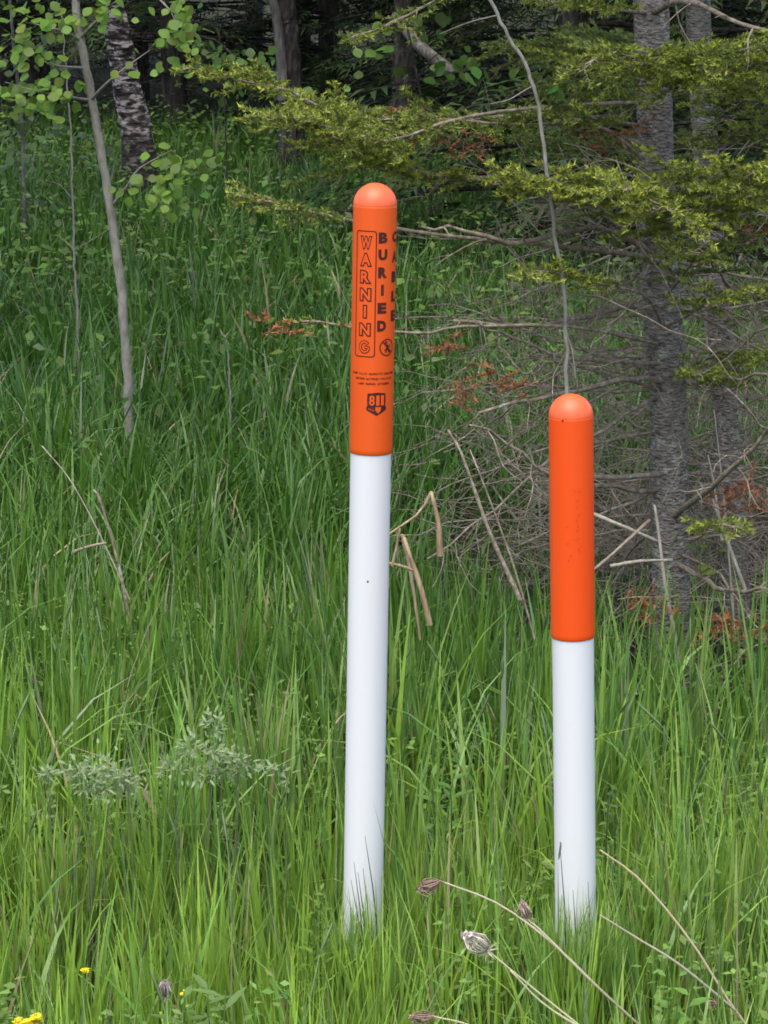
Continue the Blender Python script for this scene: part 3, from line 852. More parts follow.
for (P, root, n_, span) in ((PF, spF, 36, (230, 560)), (PG, spG, 28, (180, 560))):
    for k in range(n_):
        py = span[0] + (span[1] - span[0]) * (k + random.random()) / n_
        p = on_trunk(P, py); a = random.uniform(0, 2 * math.pi)
        if k % 3 == 0: a = math.pi + random.gauss(.35, .35)            # many reach out to the left, towards the light
        Lb = random.uniform(.35, 1.0)
        d = np.array([math.cos(a), math.sin(a) * .8, random.gauss(-.08, .16)])
        W = wiggle(p, d, Lb, 5, .12, .05)
        W[:, 2] = np.maximum(W[:, 2], .18)
        dead_branch(root, W, rad=random.uniform(.003, .006), twigs=random.randint(9, 17), tl=.30, sub=4, start=.1)


# brown dead sprays still hanging on the limbs
def dead_spray(root, px_, py_, Yd, size=.12):
    p = at(px_, py_, Yd); mb = MB(); w = MB(); segs = []
    for k in range(9):
        d = rdir(-.1) * [1, 1, .5]; T = wiggle(p + RNG.normal(0, size * .25, 3) * [1, 1, .5], d, size * random.uniform(.4, 1), 4, .2)
        w.tube(T, [.0015, .0012, .001, .0008], 3); segs += [(T[i], T[i + 1]) for i in range(3)]
    needles(mb, segs, vary((.27, .10, .042), len(segs), .25, .08), 520, .017, .0042)
    o = w.build('brown_twig', M['dead_wood'], root); mb.build('needles', M['needle'], o)


for q in ((490, 380, 7.1, .10), (520, 388, 7.15, .07), (428, 122, 7.2, .12), (275, 328, 6.9, .08), (742, 495, 7.5, .18), (760, 505, 7.4, .14), (660, 610, 7.3, .12), (640, 604, 7.3, .08),
          (716, 622, 7.2, .08), (740, 628, 7.2, .12), (768, 230, 7.4, .14), (470, 145, 7.2, .08), (448, 345, 7.1, .07), (600, 140, 7.6, .12), (465, 398, 7.1, .06)):
    dead_spray(spF, *q)

# crowns above the picture, real shade for what stands below
for root, P, nW in ((spF, PF, 150), (spG, PG, 120)):
    mb = MB()

    I0 = int(np.argmax(P[:, 2] > 2.75))

    def cf(P=P, I0=I0):
        i = RNG.integers(I0, len(P)); t = (i - I0) / (len(P) - I0)
        a = RNG.uniform(0, 2 * math.pi); rr_ = 1.35 * (1 - t * .85) * math.sqrt(RNG.random()); d = np.array([math.cos(a), math.sin(a), -.1])
        return P[i] + d * rr_, d
    crown_sprays(mb, cf, 850, .30, (.06, .085, .024)); mb.build('crown', M['needle'], root)


# ------------------------------------------------------------------ bent bare sapling and the broad-leaved saplings
def bush_leaves(mb, c, n, spread, size, base, hang=True, twig=None):
    for _ in range(n):
        o = RNG.normal(0, 1, 3) * spread; p = c + o
        d = unit(np.array([RNG.normal(0, .6), RNG.normal(0, .6), RNG.uniform(-1, .3)])); nr = unit(np.array([RNG.normal(0, .5), -.7 + RNG.normal(0, .5), .8]))
        S = size * RNG.uniform(.65, 1.2)
        leaf(mb, p, d, nr, S, S * .92, np.array(base) * RNG.uniform(.7, 1.3) * (1 + .08 * RNG.standard_normal(3)), .12, 3, True)


def sapling(name, label, cat, Ys, trunk_px, r0, r1, branches, leafy, group=None, mat='sapling_bark', lsize=.045, base=(.13, .22, .04), up=None):
    b0 = at(*trunk_px[0], Ys); root = empty(name, [b0[0], b0[1], 0], label, cat, group)
    pts = [at(px_, py_, Ys + (0 if len(q) == 2 else 0)) for q in trunk_px for px_, py_ in [q[:2]]]
    pts[0][2] = min(pts[0][2], -.03)
    if up: pts += [pts[-1] + np.array(u) for u in up]
    mb = MB(); P = smooth_path(pts, 50); P = P + RNG.normal(0, .0025, P.shape)
    mb.tube(P, np.linspace(r0, r1, 50), 10, jit=.05); mb.build('trunk', M[mat], root)
    lv = MB()
    for br in branches:                                                     # (points px,py,depth offset), leaves?
        Q = smooth_path([at(px_, py_, Ys + dy) for px_, py_, dy in br], 10); bm = MB()
        bm.tube(Q, np.linspace(r0 * .38, .0012, 10), 6); bm.build('branch', M[mat], root)
    for (px_, py_, dy, n_, sx_, sz_) in leafy:
        c = at(px_, py_, Ys + dy); s_ = Ys / FPX
        bush_leaves(lv, c, n_, np.array([sx_ * s_, .07, sz_ * s_]), lsize, base)
        for k in range(5):
            tw = MB()
    if up:
        tp = pts[-1]
        for _ in range(700):
            o = RNG.normal(0, 1, 3) * [.5, .5, .55]
            bush_leaves(lv, tp + o - [0, 0, .4], 1, .01, lsize * 1.1, base)
    lv.build('leaves', M['leaf'], root)
    return root


sapling('aspen_sapling', 'slender pale aspen sapling leaning left with round bright green leaves', 'sapling', 10.5,
        [(130, 500), (128, 410), (125, 340), (115, 240), (104, 170), (90, 90), (78, 20), (70, -60)], .0185, .014,
        [[(91, 100, 0), (105, 85, -.1), (125, 68, -.2), (150, 50, -.2)], [(113, 205, 0), (128, 185, -.1), (140, 168, -.15), (172, 150, -.2)], [(88, 100, 0), (70, 97, -.1), (40, 92, -.15), (5, 82, -.2)],
         [(80, 40, 0), (60, 30, -.1), (25, 22, -.1)], [(80, 38, 0), (100, 18, -.1), (120, 5, -.1)], [(76, 0, 0), (130, -15, -.2), (170, 10, -.3), (182, 50, -.3)], [(85, 68, 0), (60, 66, -.1), (40, 60, -.1)]],
        [(40, 95, -.15, 95, 22, 11), (30, 40, -.1, 44, 22, 14), (110, 8, -.1, 24, 10, 7), (60, 20, -.1, 26, 14, 9), (178, 30, -.3, 58, 13, 20), (165, 192, -.2, 40, 15, 12), (150, 188, -.2, 20, 18, 10), (190, 160, -.1, 22, 22, 8), 
         (128, 62, -.15, 4, 6, 5), (20, 8, -.1, 12, 14, 6)], up=[(-.1, 0, .8), (-.2, 0, 1.7), (-.2, 0, 2.4)], base=(.15, .25, .04))
sapling('aspen_sapling', 'thin grey twig of a sapling rising from the grass left of the leaning sapling', 'sapling', 12.6,
        [(78, 350), (77, 310), (74, 250), (72, 170), (68, 90), (60, 10)], .0062, .003, [[(74, 250, 0), (100, 235, 0), (118, 222, 0)], [(73, 200, 0), (60, 185, 0), (45, 180, 0)]],
        [(40, 150, .1, 26, 26, 16), (95, 140, .1, 18, 26, 14), (20, 165, 0, 14, 20, 8), (60, 195, .1, 10, 20, 8)], base=(.10, .15, .06), lsize=.038)
sapling('aspen_sapling', 'sapling with a thin grey stem at the far left edge beside pale leaves', 'sapling', 17.5,
        [(24, 205), (23, 150), (20, 100), (14, 50), (8, -30)], .014, .009, [[(16, 60, 0), (35, 48, -.1), (55, 30, -.1)]],
        [(15, 60, 0, 26, 16, 12), (50, 50, 0, 14, 12, 10), (10, 130, 0, 18, 12, 10), (30, 110, 0, 12, 16, 8)], base=(.12, .17, .075), lsize=.055, mat='grey_bark')
sapling('aspen_sapling', 'low leafy sapling with a few round leaves before the dark trunks', 'sapling', 19.0,
        [(226, 172), (226, 140), (225, 110), (222, 60), (215, -20)], .006, .004, [[(225, 80, 0), (245, 62, -.1), (272, 48, -.1)], [(223, 60, 0), (200, 45, 0), (180, 42, 0)]],
        [(205, 55, 0, 34, 18, 10), (238, 60, -.1, 26, 14, 8), (270, 52, -.1, 6, 8, 4), (180, 12, 0, 14, 12, 10), (195, 90, 0, 10, 20, 8)], base=(.13, .22, .05), lsize=.066, mat='dark_bark')
sapling('aspen_seedling', 'small seedling with a tuft of light green leaves amid the grass', 'seedling', 10.9,
        [(232, 400), (228, 355), (220, 330)], .004, .002, [], [(222, 336, 0, 15, 11, 7)], base=(.12, .20, .05), lsize=.03)
sapling('leafy_sapling', 'broad-leaved sapling twig hanging over the long green bough', 'sapling', 17.0,
        [(432, 215), (430, 160), (424, 110), (410, 40), (398, -40)], .010, .007, [[(404, 110, 0), (430, 60, -.3), (480, 30, -.4), (505, 10, -.4)], [(402, 30, 0), (380, 45, -.3), (350, 60, -.4)]],
        [(390, 28, -.3, 14, 14, 9), (435, 22, -.3, 8, 10, 8), (450, 70, -.2, 6, 16, 8), (370, 50, -.4, 8, 14, 10), (345, 90, -.2, 3, 14, 5), (470, 70, 0, 26, 26, 16), (490, 110, 0, 18, 24, 12)], base=(.11, .20, .035), lsize=.072, mat='dark_bark')
bs = sapling('bare_sapling', 'bent bare grey sapling arching down behind the short post', 'sapling', 7.1,
             [(572, 720), (568, 560), (566, 400), (565, 300), (553, 225), (544, 150), (536, 92), (520, 55), (500, 20), (480, -15), (440, -60)], .0054, .0042,
             [[(534, 85, 0), (522, 92, 0), (508, 100, 0), (490, 104, 0)], [(499, 15, 0), (470, 22, 0), (440, 34, .1)], [(565, 330, 0), (572, 350, 0), (576, 380, 0)], [(551, 215, 0), (575, 210, .1), (600, 205, .2)]],
             [(560, 90, .2, 2, 8, 5), (485, 75, .3, 4, 18, 6)], base=(.08, .17, .03))

# ------------------------------------------------------------------ trees at the back
def bg_tree(name, label, trunk, rads, mat, group, crown_fn=None, limbs=0):
    b0 = np.array(trunk[0]); root = empty(name, [b0[0], b0[1], 0], label, 'tree', group)
    mb = MB(); P = smooth_path(trunk, 40); mb.tube(P, np.interp(np.linspace(0, 1, 40), np.linspace(0, 1, len(rads)), rads), 14, jit=.05)
    mb.build('trunk', M[mat], root)
    if limbs:
        for _ in range(limbs):
            i = RNG.integers(3, 24); a = RNG.uniform(0, 6.28)
            lb = MB(); lb.tube(wiggle(P[i], [math.cos(a), math.sin(a), .1], RNG.uniform(.4, 1.2), 6, .15, .05), np.linspace(.012, .003, 6), 5); lb.build('limb', M['dark_bark'], root)
    if crown_fn:
        cm = MB(); crown_fn(cm, P); cm.build('crown', M['leaf'], root)
    return root


def broad_crown(n, size, r, zlo, base):
    def f(cm, P):
        top = P[-1]; hs = np.arange(0)
        cl = [np.array([P[RNG.integers(len(P) // 2, len(P))][0], top[1], 0]) + np.array([RNG.normal(0, r * .6), RNG.normal(0, r * .6), RNG.uniform(zlo, top[2] + .6)]) for _ in range(26)]
        for _ in range(n):
            c = cl[RNG.integers(len(cl))] + RNG.normal(0, r * .28, 3)
            S = size * RNG.uniform(.6, 1.3)
            d = rdir(-.2); nr = rdir(.8); s_ = unit(np.cross(d, nr))
            cm.add([c, c + d * S * .5 - s_ * S * .4, c + d * S, c + d * S * .5 + s_ * S * .4], [[0, 1, 2, 3]], None, np.array(base) * RNG.uniform(.7, 1.3))
    return f


bb = lambda px_, py_, Yd: at(px_, py_, Yd)
B0 = bb(143, 160, 20); B0[2] = -.1
bg_tree('birch_tree', 'birch with blotched pinkish white bark at the dark forest edge', [B0, bb(137, 140, 20), bb(128, 90, 20), bb(121, 50, 20), bb(110, 0, 20), bb(85, -120, 20), bb(60, -500, 20), bb(60, -950, 20)],
        [.13, .12, .10, .095, .09, .08, .06, .02], 'birch_bark', None, broad_crown(3200, .13, 1.5, 3.2, (.07, .13, .03)))
D0 = bb(291, 112, 23); D0[2] = -.1
bg_tree('aspen_tree', 'grey double trunk standing at the edge of the dark wood', [D0, bb(290, 80, 23), bb(286, 30, 23), bb(284, 0, 23), bb(275, -150, 23), bb(270, -800, 23)],
        [.12, .10, .095, .09, .08, .03], 'dark_bark', None, broad_crown(3000, .15, 1.7, 3.5, (.05, .10, .028)))
lb = MB(); lb.tube(smooth_path([bb(283, 100, 22.9), bb(281, 60, 22.9), bb(277, 20, 22.9), bb(271, -10, 22.9), bb(262, -60, 22.9), bb(250, -400, 22.9)], 24), np.linspace(.045, .03, 24), 10, jit=.05)
o = bpy.data.objects['aspen_tree']; lb.build('side_trunk', M['grey_bark'], o)
E0 = bb(402, 100, 21); E0[2] = -.1
bg_tree('dead_tree', 'dark broken trunk propped by a leaning pole behind the long boughs', [E0, bb(403, 70, 21), bb(405, 45, 21), bb(404, 10, 21), bb(404, -60, 21)], [.09, .08, .07, .07, .06], 'dark_bark', None)
lp = MB(); lp.tube(smooth_path([bb(455, 75, 20.5), bb(430, 55, 20.6), bb(412, 38, 20.8), bb(395, 15, 21)], 12), np.linspace(.05, .035, 12), 8, jit=.06)
lp.build('leaning_pole', M['grey_bark'], bpy.data.objects['dead_tree'])


# dense conifers: four made, the rest copied
def conifer(seed, hgt, rad, zlow, n, name='conifer', dead=24):
    st = np.random.default_rng(seed)
    root = empty(name, (0, 0, 0), None, 'conifer', 'dark conifers of the wood behind')
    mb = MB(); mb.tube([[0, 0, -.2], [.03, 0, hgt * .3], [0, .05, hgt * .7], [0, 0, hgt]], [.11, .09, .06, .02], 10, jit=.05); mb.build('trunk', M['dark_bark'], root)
    cm = MB(); bm = MB()
    wh = []
    z = zlow
    while z < hgt * .97:
        for k in range(6):
            wh.append((z + st.normal(0, .08), st.uniform(0, 6.28), rad * (1 - (z - zlow) / (hgt - zlow) * .9) * st.uniform(.7, 1.1)))
        z += .30
    for z, a, L_ in wh:
        bm.tube([[0, 0, z], [math.cos(a) * L_ * .5, math.sin(a) * L_ * .5, z - .02], [math.cos(a) * L_, math.sin(a) * L_, z - .12 * L_]], [.018, .012, .004], 4)

    def cf():
        z, a, L_ = wh[RNG.integers(len(wh))]; t = RNG.uniform(.25, 1.0); a2 = a + RNG.normal(0, .6)
        p = np.array([math.cos(a) * L_ * t, math.sin(a) * L_ * t, z - .12 * L_ * t * t + RNG.normal(0, .05)])
        return p, np.array([math.cos(a2), math.sin(a2), -.15])
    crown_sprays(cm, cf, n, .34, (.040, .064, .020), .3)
    for _ in range(dead):
        a = st.uniform(0, 6.28); z = st.uniform(.2, zlow + .3)
        T = wiggle([0, 0, z], [math.cos(a), math.sin(a), -.05], st.uniform(.5, 1.3), 6, .15, .03); bm.tube(T, np.linspace(.010, .002, 6), 4)
        for _ in range(4):
            bm.tube(wiggle(T[RNG.integers(1, 5)], rdir(-.1), .35, 4, .2, .02), [.004, .003, .002, .001], 3)
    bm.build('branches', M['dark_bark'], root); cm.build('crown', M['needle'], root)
    return root


def children(o): return [c for c in bpy.data.objects if c.parent == o]


protos = [conifer(1, 9.5, 1.9, .5, 3000), conifer(2, 11, 2.1, .9, 3000), conifer(3, 8, 1.6, .25, 2600), conifer(4, 12, 2.2, 1.6, 2800)]
kids = [children(o) for o in protos]
spots = [(-4.9, 25.5, 0), (-3.3, 27, 3), (-1.9, 25.6, 1), (-.55, 27.5, 0), (.5, 25.2, 2), (1.5, 23.5, 0), (2.6, 21.5, 1), (3.9, 20, 2), (-2.6, 30, 1), (-.9, 31, 3), (.8, 29.5, 0), (2.4, 27, 3), (4.6, 25, 1),
         (1.15, 17.2, 2), (2.3, 15.6, 0), (3.6, 16.2, 3), (3.3, 13.2, 2), (-6.3, 28, 2), (-4.2, 31.5, 0), (6.2, 22, 0), (-5.6, 33, 3), (5.2, 29, 2), (3.2, 32, 1), (-1.6, 34.5, 2), (.4, 35, 1), (-3.4, 35.5, 1)]
words = {}
lab_near = {(1.15, 17.2): 'dark young conifer behind the long boughs, left of the grey spruce trunk', (2.3, 15.6): 'dark conifer in the gap right behind the grey spruce trunk',
            (3.6, 16.2): 'dark conifer showing between the slim spruce and the picture edge', (3.3, 13.2): 'bushy young conifer at the right edge behind the slim spruce'}
used = set()
for i, (x, y, k) in enumerate(spots):
    if k not in used:
        used.add(k); r = protos[k]
    else:
        r = protos[k].copy(); COL.objects.link(r)
        for c in kids[k]:
            cc = c.copy(); COL.objects.link(cc); cc.parent = r
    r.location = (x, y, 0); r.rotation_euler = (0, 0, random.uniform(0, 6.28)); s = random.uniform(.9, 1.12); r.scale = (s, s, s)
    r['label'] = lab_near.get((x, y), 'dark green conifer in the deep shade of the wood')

# unseen broad-leaved trees added beside the view so their crowns shade the grass
for i, (x, y, h, lab) in enumerate(((-3.0, 11.6, 7.5, 'unseen aspen added left of the leaning sapling to shade the grass'), (-4.2, 17.5, 9, 'unseen aspen added farther back at the left to shade the grass'))):
    sx = -1 if x < 0 else 1
    bg_tree('aspen_tree', lab, [[x, y, -.1], [x + .05, y, h * .35], [x - sx * .5, y - .2, h * .7], [x - sx * .9, y - .3, h]], [.12, .10, .07, .02], 'grey_bark', 'unseen aspens added for shade',
            broad_crown(6500, .17, 1.8, 3.0, (.06, .12, .03)))

# the tangle of dead twigs under the spruces
tw = MB()
for _ in range(1000):
    x = .95 + RNG.normal(0, .42); y = RNG.uniform(7.78, 9.7) if RNG.random() < .92 or .72 < x < 1.0 else RNG.uniform(7.05, 7.8); z = .12 + RNG.exponential(.30) if RNG.random() < .75 else RNG.uniform(.3, 1.65)
    if x < .10 + .25 * z or z > 1.65: continue
    a = RNG.uniform(0, 6.28); L_ = RNG.uniform(.15, .55); r0 = RNG.uniform(.0012, .0032)
    T = wiggle([x, y, z], [math.cos(a), math.sin(a) * .6, RNG.normal(.0, .45)], L_, 7, .22, .02); T[:, 2] = np.maximum(T[:, 2], .03)
    tw.tube(T, np.linspace(r0, r0 * .4, 7), 4)
    for j in range(RNG.integers(1, 4)):
        q = T[RNG.integers(1, 6)]; tw.tube(wiggle(q, unit(T[-1] - T[0]) + RNG.normal(0, .8, 3), L_ * RNG.uniform(.25, .6), 5, .25, .02), np.linspace(r0 * .6, .0007, 5), 3)
tag(tw.build('dead_twigs', M['dead_wood']), 'tangle of dead grey twigs under the spruces', 'dead twigs', kind='stuff')

# ------------------------------------------------------------------ dry stalks and sticks
def stick(name, label, cat, pts, r0, r1, mat='pale_wood', sides=6, extra=(), group=None):
    P = smooth_path([at(*q) for q in pts], 14); root = None
    mb = MB(); mb.tube(P, np.linspace(r0, r1, 14), sides, jit=.16)
    for e_, ra, rb in extra:
        mb.tube(smooth_path([at(*q) for q in e_], 6), np.linspace(ra, rb, 6), sides, jit=.1)
    o = mb.build(name, M[mat], None); return tag(o, label, cat, group)


stick('broken_stalk', 'brown broken stalk with a pale stub leaning in the grass at left', 'stalk', [(140, 680, 7.6), (124, 590, 7.6), (112, 540, 7.6), (100, 500, 7.6), (94, 490, 7.6)],   .0048, .003,
      extra=[([(106, 543, 7.6), (90, 546, 7.58), (73, 552, 7.56)], .0035, .0045)], mat='dead_wood')
stick('dry_stalk', 'thin straw coloured stem slanting above the broken brown stalk', 'stem', [(130, 600, 7.6), (100, 535, 7.6), (70, 480, 7.6), (42, 446, 7.6)], .0020, .0014, 'pale_wood')
stick('bent_reed', 'tan reed snapped over beside the tall post with its end hanging', 'reed', [(420, 640, 6.85), (412, 580, 6.85), (405, 548, 6.85), (402, 535, 6.85)], .0032, .0055, 'dry_reed',
      extra=[([(430, 625, 6.8), (420, 585, 6.8), (404, 538, 6.8)], .0075, .0055), ([(440, 556, 6.8), (438, 520, 6.8), (431, 492, 6.8)], .0075, .0045), ([(431, 492, 6.8), (420, 512, 6.8), (395, 530, 6.8), (380, 540, 6.8)], .0045, .0022),
             ([(392, 566, 6.8), (396, 550, 6.8), (400, 528, 6.8)], .0035, .003), ([(388, 563, 6.8), (402, 566, 6.8), (417, 572, 6.8)], .0035, .0045)])
stick('fallen_stick', 'brown stick leaning out of the twigs left of the short post', 'stick', [(520, 600, 6.9), (495, 545, 6.9), (478, 500, 6.9), (462, 455, 6.9), (448, 430, 6.9)], .006, .003, 'dead_wood',
      extra=[([(535, 640, 6.95), (515, 570, 6.95), (490, 500, 6.95), (470, 450, 6.95)], .003, .002)])
stick('fallen_stick', 'pale split stick leaning against the foot of the grey spruce', 'stick', [(684, 690, 7.4), (676, 640, 7.4), (666, 590, 7.4), (656, 515, 7.4), (654, 505, 7.4)], .007, .003)
stick('fallen_stick', 'pale straight stick slanting down to the spruce foot right of the short post', 'stick', [(580, 508, 7.2), (620, 525, 7.2), (657, 541, 7.25)], .005, .0045)
stick('fallen_stick', 'grey stick slanting up to the spruce foot right of the short post', 'stick', [(570, 590, 7.15), (610, 556, 7.15), (650, 520, 7.2)], .0045, .004, 'dead_wood')
stick('fallen_stick', 'short level grey stick lying before the spruce foot', 'stick', [(610, 566, 7.3), (640, 561, 7.3), (672, 560, 7.35)], .005, .004, 'pale_wood')
stick('dry_stalk', 'thin upright tan stems between the two spruce trunks', 'stem', [(735, 640, 7.6), (726, 520, 7.6), (714, 410, 7.6)], .0035, .002, 'pale_wood',
      extra=[([(722, 540, 7.6), (715, 490, 7.6), (708, 455, 7.6)], .004, .002), ([(745, 590, 7.6), (725, 535, 7.6), (713, 500, 7.6)], .006, .0035)])


# dead wild carrots with curled seed heads
def seed_head(mb, c, d, size, col):
    d = unit(np.array(d)); a = unit(np.cross(d, [.3, .5, .8])); b_ = np.cross(d, a)
    for k in range(26):
        th = k * 2.4; r = .35 + .65 * (k % 5) / 4
        s = a * math.cos(th) + b_ * math.sin(th)
        s = s + RNG.normal(0, .35, 3); size_ = size; size = size_ * RNG.uniform(.75, 1.15)
        P = [c, c + d * size * .35 + s * size * .36 * r, c + d * size * .75 + s * size * .46 * r, c + d * size * 1.05 + s * size * .24 * r]
        mb.tube(P, [.0012, .0011, .0016, .0008], 3, np.array(col) * RNG.uniform(.7, 1.25))
        e_ = np.array(P[3]); size = size_
        for j in range(4):
            leaf(mb, e_, d * .3 - s * .6 + RNG.normal(0, .5, 3), rdir(), size * .2, size * .09, np.array(col) * RNG.uniform(.75, 1.2), .2, 1)
    for k in range(7):
        th = k * .9; s = a * math.cos(th) + b_ * math.sin(th)
        leaf(mb, c, -d * .2 + s, d, size * .55, size * .07, np.array(col) * .9, .2, 2)


def dead_flower(label, stems, heads):
    p0 = at(*stems[0][0]); root = empty('dead_flower_stalk', [p0[0], p0[1], 0], label, 'dead flower', 'dead flower stalks in the foreground')
    for st_ in stems:
        mb = MB(); P = smooth_path([at(*q) for q in st_], 14); mb.tube(P, np.linspace(.0030, .0016, 14), 5, vary((.36, .32, .20), 1, .08, .04)[0], jit=.06); mb.build('stem', M['dry'], root)
    for (px_, py_, Yd, dx, dz, sz_, col) in heads:
        mb = MB(); seed_head(mb, at(px_, py_, Yd), (dx, -.2, dz), sz_, col); mb.build('seed_head', M['dry'], root)


BRN, GRYP = (.30, .205, .16), (.50, .42, .37)
dead_flower('dry flower stalk with a brown curled head and long stem crossing before the short post', [[(800, 1148, 4.9), (640, 1026, 4.9), (560, 950, 4.92), (500, 905, 4.95), (440, 881, 4.95)], [(640, 1026, 4.9), (590, 980, 4.85), (540, 930, 4.85), (527, 920, 4.85)]],
            [(440, 881, 4.95, -1, -.25, .036, BRN), (527, 918, 4.85, -.3, 1, .028, (.36, .27, .21))])
dead_flower('dry flower stalk with a pale bristly cup shaped head at bottom centre', [[(790, 1150, 4.75), (640, 1070, 4.75), (560, 1010, 4.78), (487, 950, 4.8)], [(640, 1070, 4.75), (600, 1040, 4.75), (545, 1005, 4.76), (510, 970, 4.76)]],
            [(487, 951, 4.8, -.75, .7, .046, GRYP)])
dead_flower('dry flower stalk with a small brown head at the bottom edge', [[(700, 1150, 4.7), (560, 1080, 4.7), (480, 1030, 4.72), (432, 1016, 4.72)]], [(432, 1016, 4.72, -1, .05, .033, BRN)])
dead_flower('straw coloured stalk slanting from the short post foot to the lower right corner', [[(845, 1146, 4.9), (745, 1024, 4.9), (690, 940, 4.92), (640, 880, 4.95), (600, 850, 4.97)], [(735, 1010, 4.9), (680, 965, 4.88), (640, 940, 4.88), (600, 915, 4.88)]],
            [(716, 1003, 4.88, -.8, .1, .018, BRN)])


# ------------------------------------------------------------------ small plants in the meadow
def herb(name, label, cat, px_, py_, Yd, n_st, spread, h, L_, W_, col, per=14, group=None, droop=.2, head=None):
    T = at(px_, py_, Yd); root = empty(name, [T[0], T[1], 0], label, cat, group); st_, lv = MB(), MB()
    for k in range(n_st):
        a = RNG.uniform(0, 6.28); r = spread * math.sqrt(RNG.random()); tip = np.array([T[0] + r * math.cos(a), T[1] + r * math.sin(a) * .6, T[2] - RNG.uniform(0, h * .35)])
        b0 = np.array([T[0] + r * .4 * math.cos(a), T[1] + r * .3 * math.sin(a), 0]); P = smooth_path([b0, (b0 + tip) / 2 + RNG.normal(0, .01, 3), tip], 8)
        st_.tube(P, np.linspace(.0024, .001, 8), 4, np.array(col) * .8)
        for j in range(per):
            s = .45 + .55 * (j + .5) / per; f = s * 6.99; i = int(f); p = P[i] * (1 - f + i) + P[i + 1] * (f - i); th = j * 2.4 + k
            d = np.array([math.cos(th), math.sin(th), RNG.uniform(.1, .8) - droop]); leaf(lv, p, d, np.array([0, -.2, 1.0]), L_ * RNG.uniform(.6, 1.2) * (1.15 - .5 * s), W_ * RNG.uniform(.8, 1.2), np.array(col) * RNG.uniform(.75, 1.25), .25, 2)
        if head:
            for _ in range(head[1]):
                c = tip + RNG.normal(0, head[2], 3) * [1, 1, .35]
                for q in range(5):
                    a_ = q * 1.256; leaf(lv if False else hd_, c, [math.cos(a_), math.sin(a_), .25], [0, 0, 1], .006, .005, head[0], .1, 1)
    s_ = st_.build('stem', M['leaf'], root); lv.build('leaves', M['leaf'], root)
    return root


SIL = (.22, .29, .135)


def tuft_herb(label, Yd, tufts, n_lv, L_, W_, col):
    """several leafy shoots; every shoot ends in a loose mop of narrow pale leaves"""
    T0 = at(*tufts[0][:2], Yd); root = empty('silvery_herb', [T0[0], T0[1], 0], label, 'herb', 'silvery herbs in the grass'); st_, lv = MB(), MB()
    for (px_, py_, rx, rz) in tufts:
        c = at(px_, py_, Yd) + np.array([0, RNG.normal(0, .02), 0]); b0 = np.array([c[0] * .7 + T0[0] * .3, c[1] + .02, 0])
        P = smooth_path([b0, (b0 + c) / 2 + RNG.normal(0, .012, 3), c], 8); st_.tube(P, np.linspace(.0024, .0010, 8), 4, np.array(col) * .75)
        for _ in range(n_lv):
            o = RNG.normal(0, 1, 3) * [rx / 498, rx / 498, rz / 498] * .55; p = c + o
            d = unit(o / (np.linalg.norm(o) + 1e-6) * .7 + RNG.normal(0, .6, 3) + np.array([0, -.2, .25])); leaf(lv, p, d, unit(np.array([0, -.6, 1.0]) + RNG.normal(0, .4, 3)), L_ * RNG.uniform(.6, 1.25), W_ * RNG.uniform(.8, 1.25), np.array(col) * RNG.uniform(.72, 1.25), .25, 2)
    st_.build('stem', M['leaf'], root); lv.build('leaves', M['leaf'], root)


tuft_herb('rounded grey green herb with narrow pale leaves, lower left in the grass', 5.6, [(80, 772, 14, 9), (98, 768, 16, 10), (116, 778, 14, 10), (88, 786, 16, 10), (108, 792, 14, 9), (126, 786, 8, 8), (48, 774, 8, 4)], 62, .018, .0055, SIL)
tuft_herb('taller silvery herb with pale leafy spikes beside the rounded one', 5.75, [(172, 770, 16, 8), (190, 748, 10, 12), (212, 728, 9, 12), (214, 752, 12, 8), (236, 762, 14, 8), (200, 778, 14, 9), (222, 776, 12, 8), (242, 752, 9, 8)], 44, .019, .006, SIL)
tuft_herb('small wisp of silvery leaves nearest the tall post', 5.6, [(264, 770, 9, 4), (280, 766, 9, 4), (286, 778, 5, 8)], 16, .019, .006, SIL)
herb('lance_leaf_weed', 'light green weed with long pointed leaves at the bottom left edge', 'weed', 205, 975, 4.72, 4, .05, .15, .095, .016, (.12, .20, .055), 9, 'leafy weeds in the grass', .1)
herb('lance_leaf_weed', 'bright green pointed leaf weed in the lower right corner grass', 'weed', 680, 975, 4.75, 3, .03, .12, .06, .018, (.12, .24, .04), 10, 'leafy weeds in the grass', .1)
herb('lance_leaf_weed', 'mid green weed with slim upright leaves just right of the tall post', 'weed', 445, 772, 5.9, 3, .04, .15, .07, .014, (.11, .21, .045), 9, 'leafy weeds in the grass', .0)
herb('lance_leaf_weed', 'leafy weed with rounder leaves close right of the short post', 'weed', 608, 780, 5.6, 4, .03, .15, .03, .011, (.10, .17, .05), 12, 'leafy weeds in the grass', .1)
herb('lance_leaf_weed', 'yellow green weed beside the foot of the tall post', 'weed', 318, 880, 5.15, 4, .02, .2, .035, .010, (.14, .24, .03), 16, 'leafy weeds in the grass', -.1)
herb('maple_seedling', 'seedling with fresh yellow green leaves right of the spruce foot', 'seedling', 715, 532, 7.5, 3, .07, .1, .06, .03, (.14, .19, .035), 5)


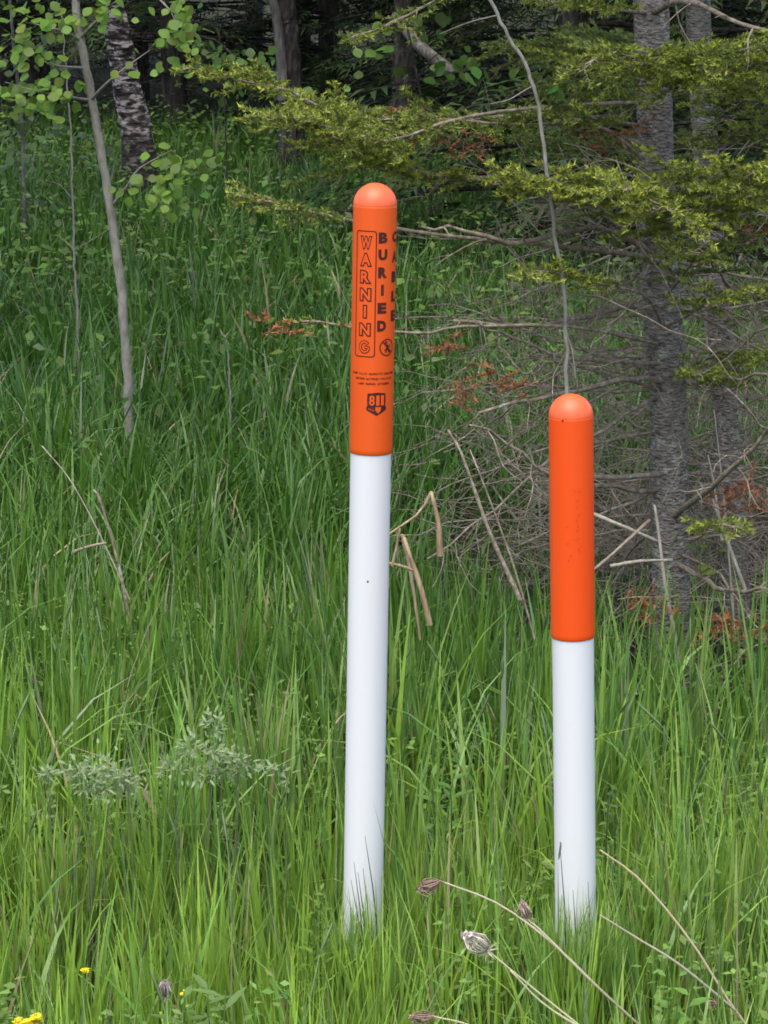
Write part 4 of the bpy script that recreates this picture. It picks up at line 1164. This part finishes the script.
def yellow_flower(label, px_, py_, Yd, n, spread):
    T = at(px_, py_, Yd); root = empty('yellow_flower', [T[0], T[1], 0], label, 'flower', 'yellow wildflowers at lower left'); s_, f_ = MB(), MB()
    for k in range(n):
        t = T + RNG.normal(0, 1, 3) * [spread, spread, spread * .5]; s_.tube(smooth_path([[T[0], T[1], 0], (T * .4 + t * .6) * [1, 1, .55], t], 6), np.linspace(.0018, .0009, 6), 4, (.10, .18, .04))
        for q in range(14 if n > 1 else 6):
            c = t + RNG.normal(0, .0055 if n > 1 else .0028, 3) * [1, 1, .5]
            for j in range(4):
                a_ = j * 1.57 + q; leaf(f_, c, [math.cos(a_), math.sin(a_), .3], [0, -.3, 1], .0075, .006, np.array((.62, .50, .015)) * RNG.uniform(.8, 1.1), .1, 1)
    s_.build('stem', M['leaf'], root); f_.build('petals', M['petal'], root)


yellow_flower('cluster of yellow flowers in the bottom left corner', 27, 1022, 4.75, 4, .011)
yellow_flower('single small yellow green flower above the corner cluster', 84, 971, 4.85, 1, .001)
yellow_flower('small yellow flower beside the pointed leaf weed', 186, 993, 4.75, 1, .006)
hd = MB(); seed_head(hd, at(166, 996, 4.75), (0, -.2, 1), .028, (.30, .25, .23))
hd.tube(smooth_path([at(166, 996, 4.75), at(168, 1080, 4.75), at(170, 1160, 4.75)], 6), .0015, 4, (.3, .27, .18))
tag(hd.build('dry_seed_head', M['dry']), 'small greyish dry seed head beside the pointed leaf weed', 'seed head')

# ------------------------------------------------------------------ light
w = bpy.data.worlds.new('World'); sc.world = w; w.use_nodes = True
nt = w.node_tree; bg = nt.nodes['Background']; sky = nt.nodes.new('ShaderNodeTexSky')
sky.sky_type = 'NISHITA'; sky.sun_disc = False; SUN_EL, SUN_AZ = R(66), R(196)          # azimuth clockwise from +Y
sky.sun_elevation = SUN_EL; sky.sun_rotation = SUN_AZ; sky.air_density = 1.0; sky.dust_density = 3.0; sky.ozone_density = 1.0
nt.links.new(sky.outputs[0], bg.inputs[0]); bg.inputs[1].default_value = .15
sl = bpy.data.lights.new('sun', 'SUN'); sl.energy = 1.2; sl.angle = R(60); sl.color = (1, .95, .88)
so = bpy.data.objects.new('sun', sl); COL.objects.link(so)
sd = Vector((math.sin(SUN_AZ) * math.cos(SUN_EL), math.cos(SUN_AZ) * math.cos(SUN_EL), math.sin(SUN_EL)))
so.rotation_euler = sd.to_track_quat('Z', 'Y').to_euler(); so.location = (0, -3, 8)

sc.view_settings.view_transform = 'Standard'; sc.view_settings.look = 'None'; sc.view_settings.exposure = 1.48; sc.view_settings.gamma = 1
sc.render.engine = 'CYCLES'
sc.cycles.max_bounces = 8; sc.cycles.diffuse_bounces = 4; sc.cycles.glossy_bounces = 2; sc.cycles.transmission_bounces = 4; sc.cycles.transparent_max_bounces = 4
sc.cycles.use_denoising = True; sc.cycles.filter_width = 1.7
sc.cycles.caustics_reflective = False; sc.cycles.caustics_refractive = False
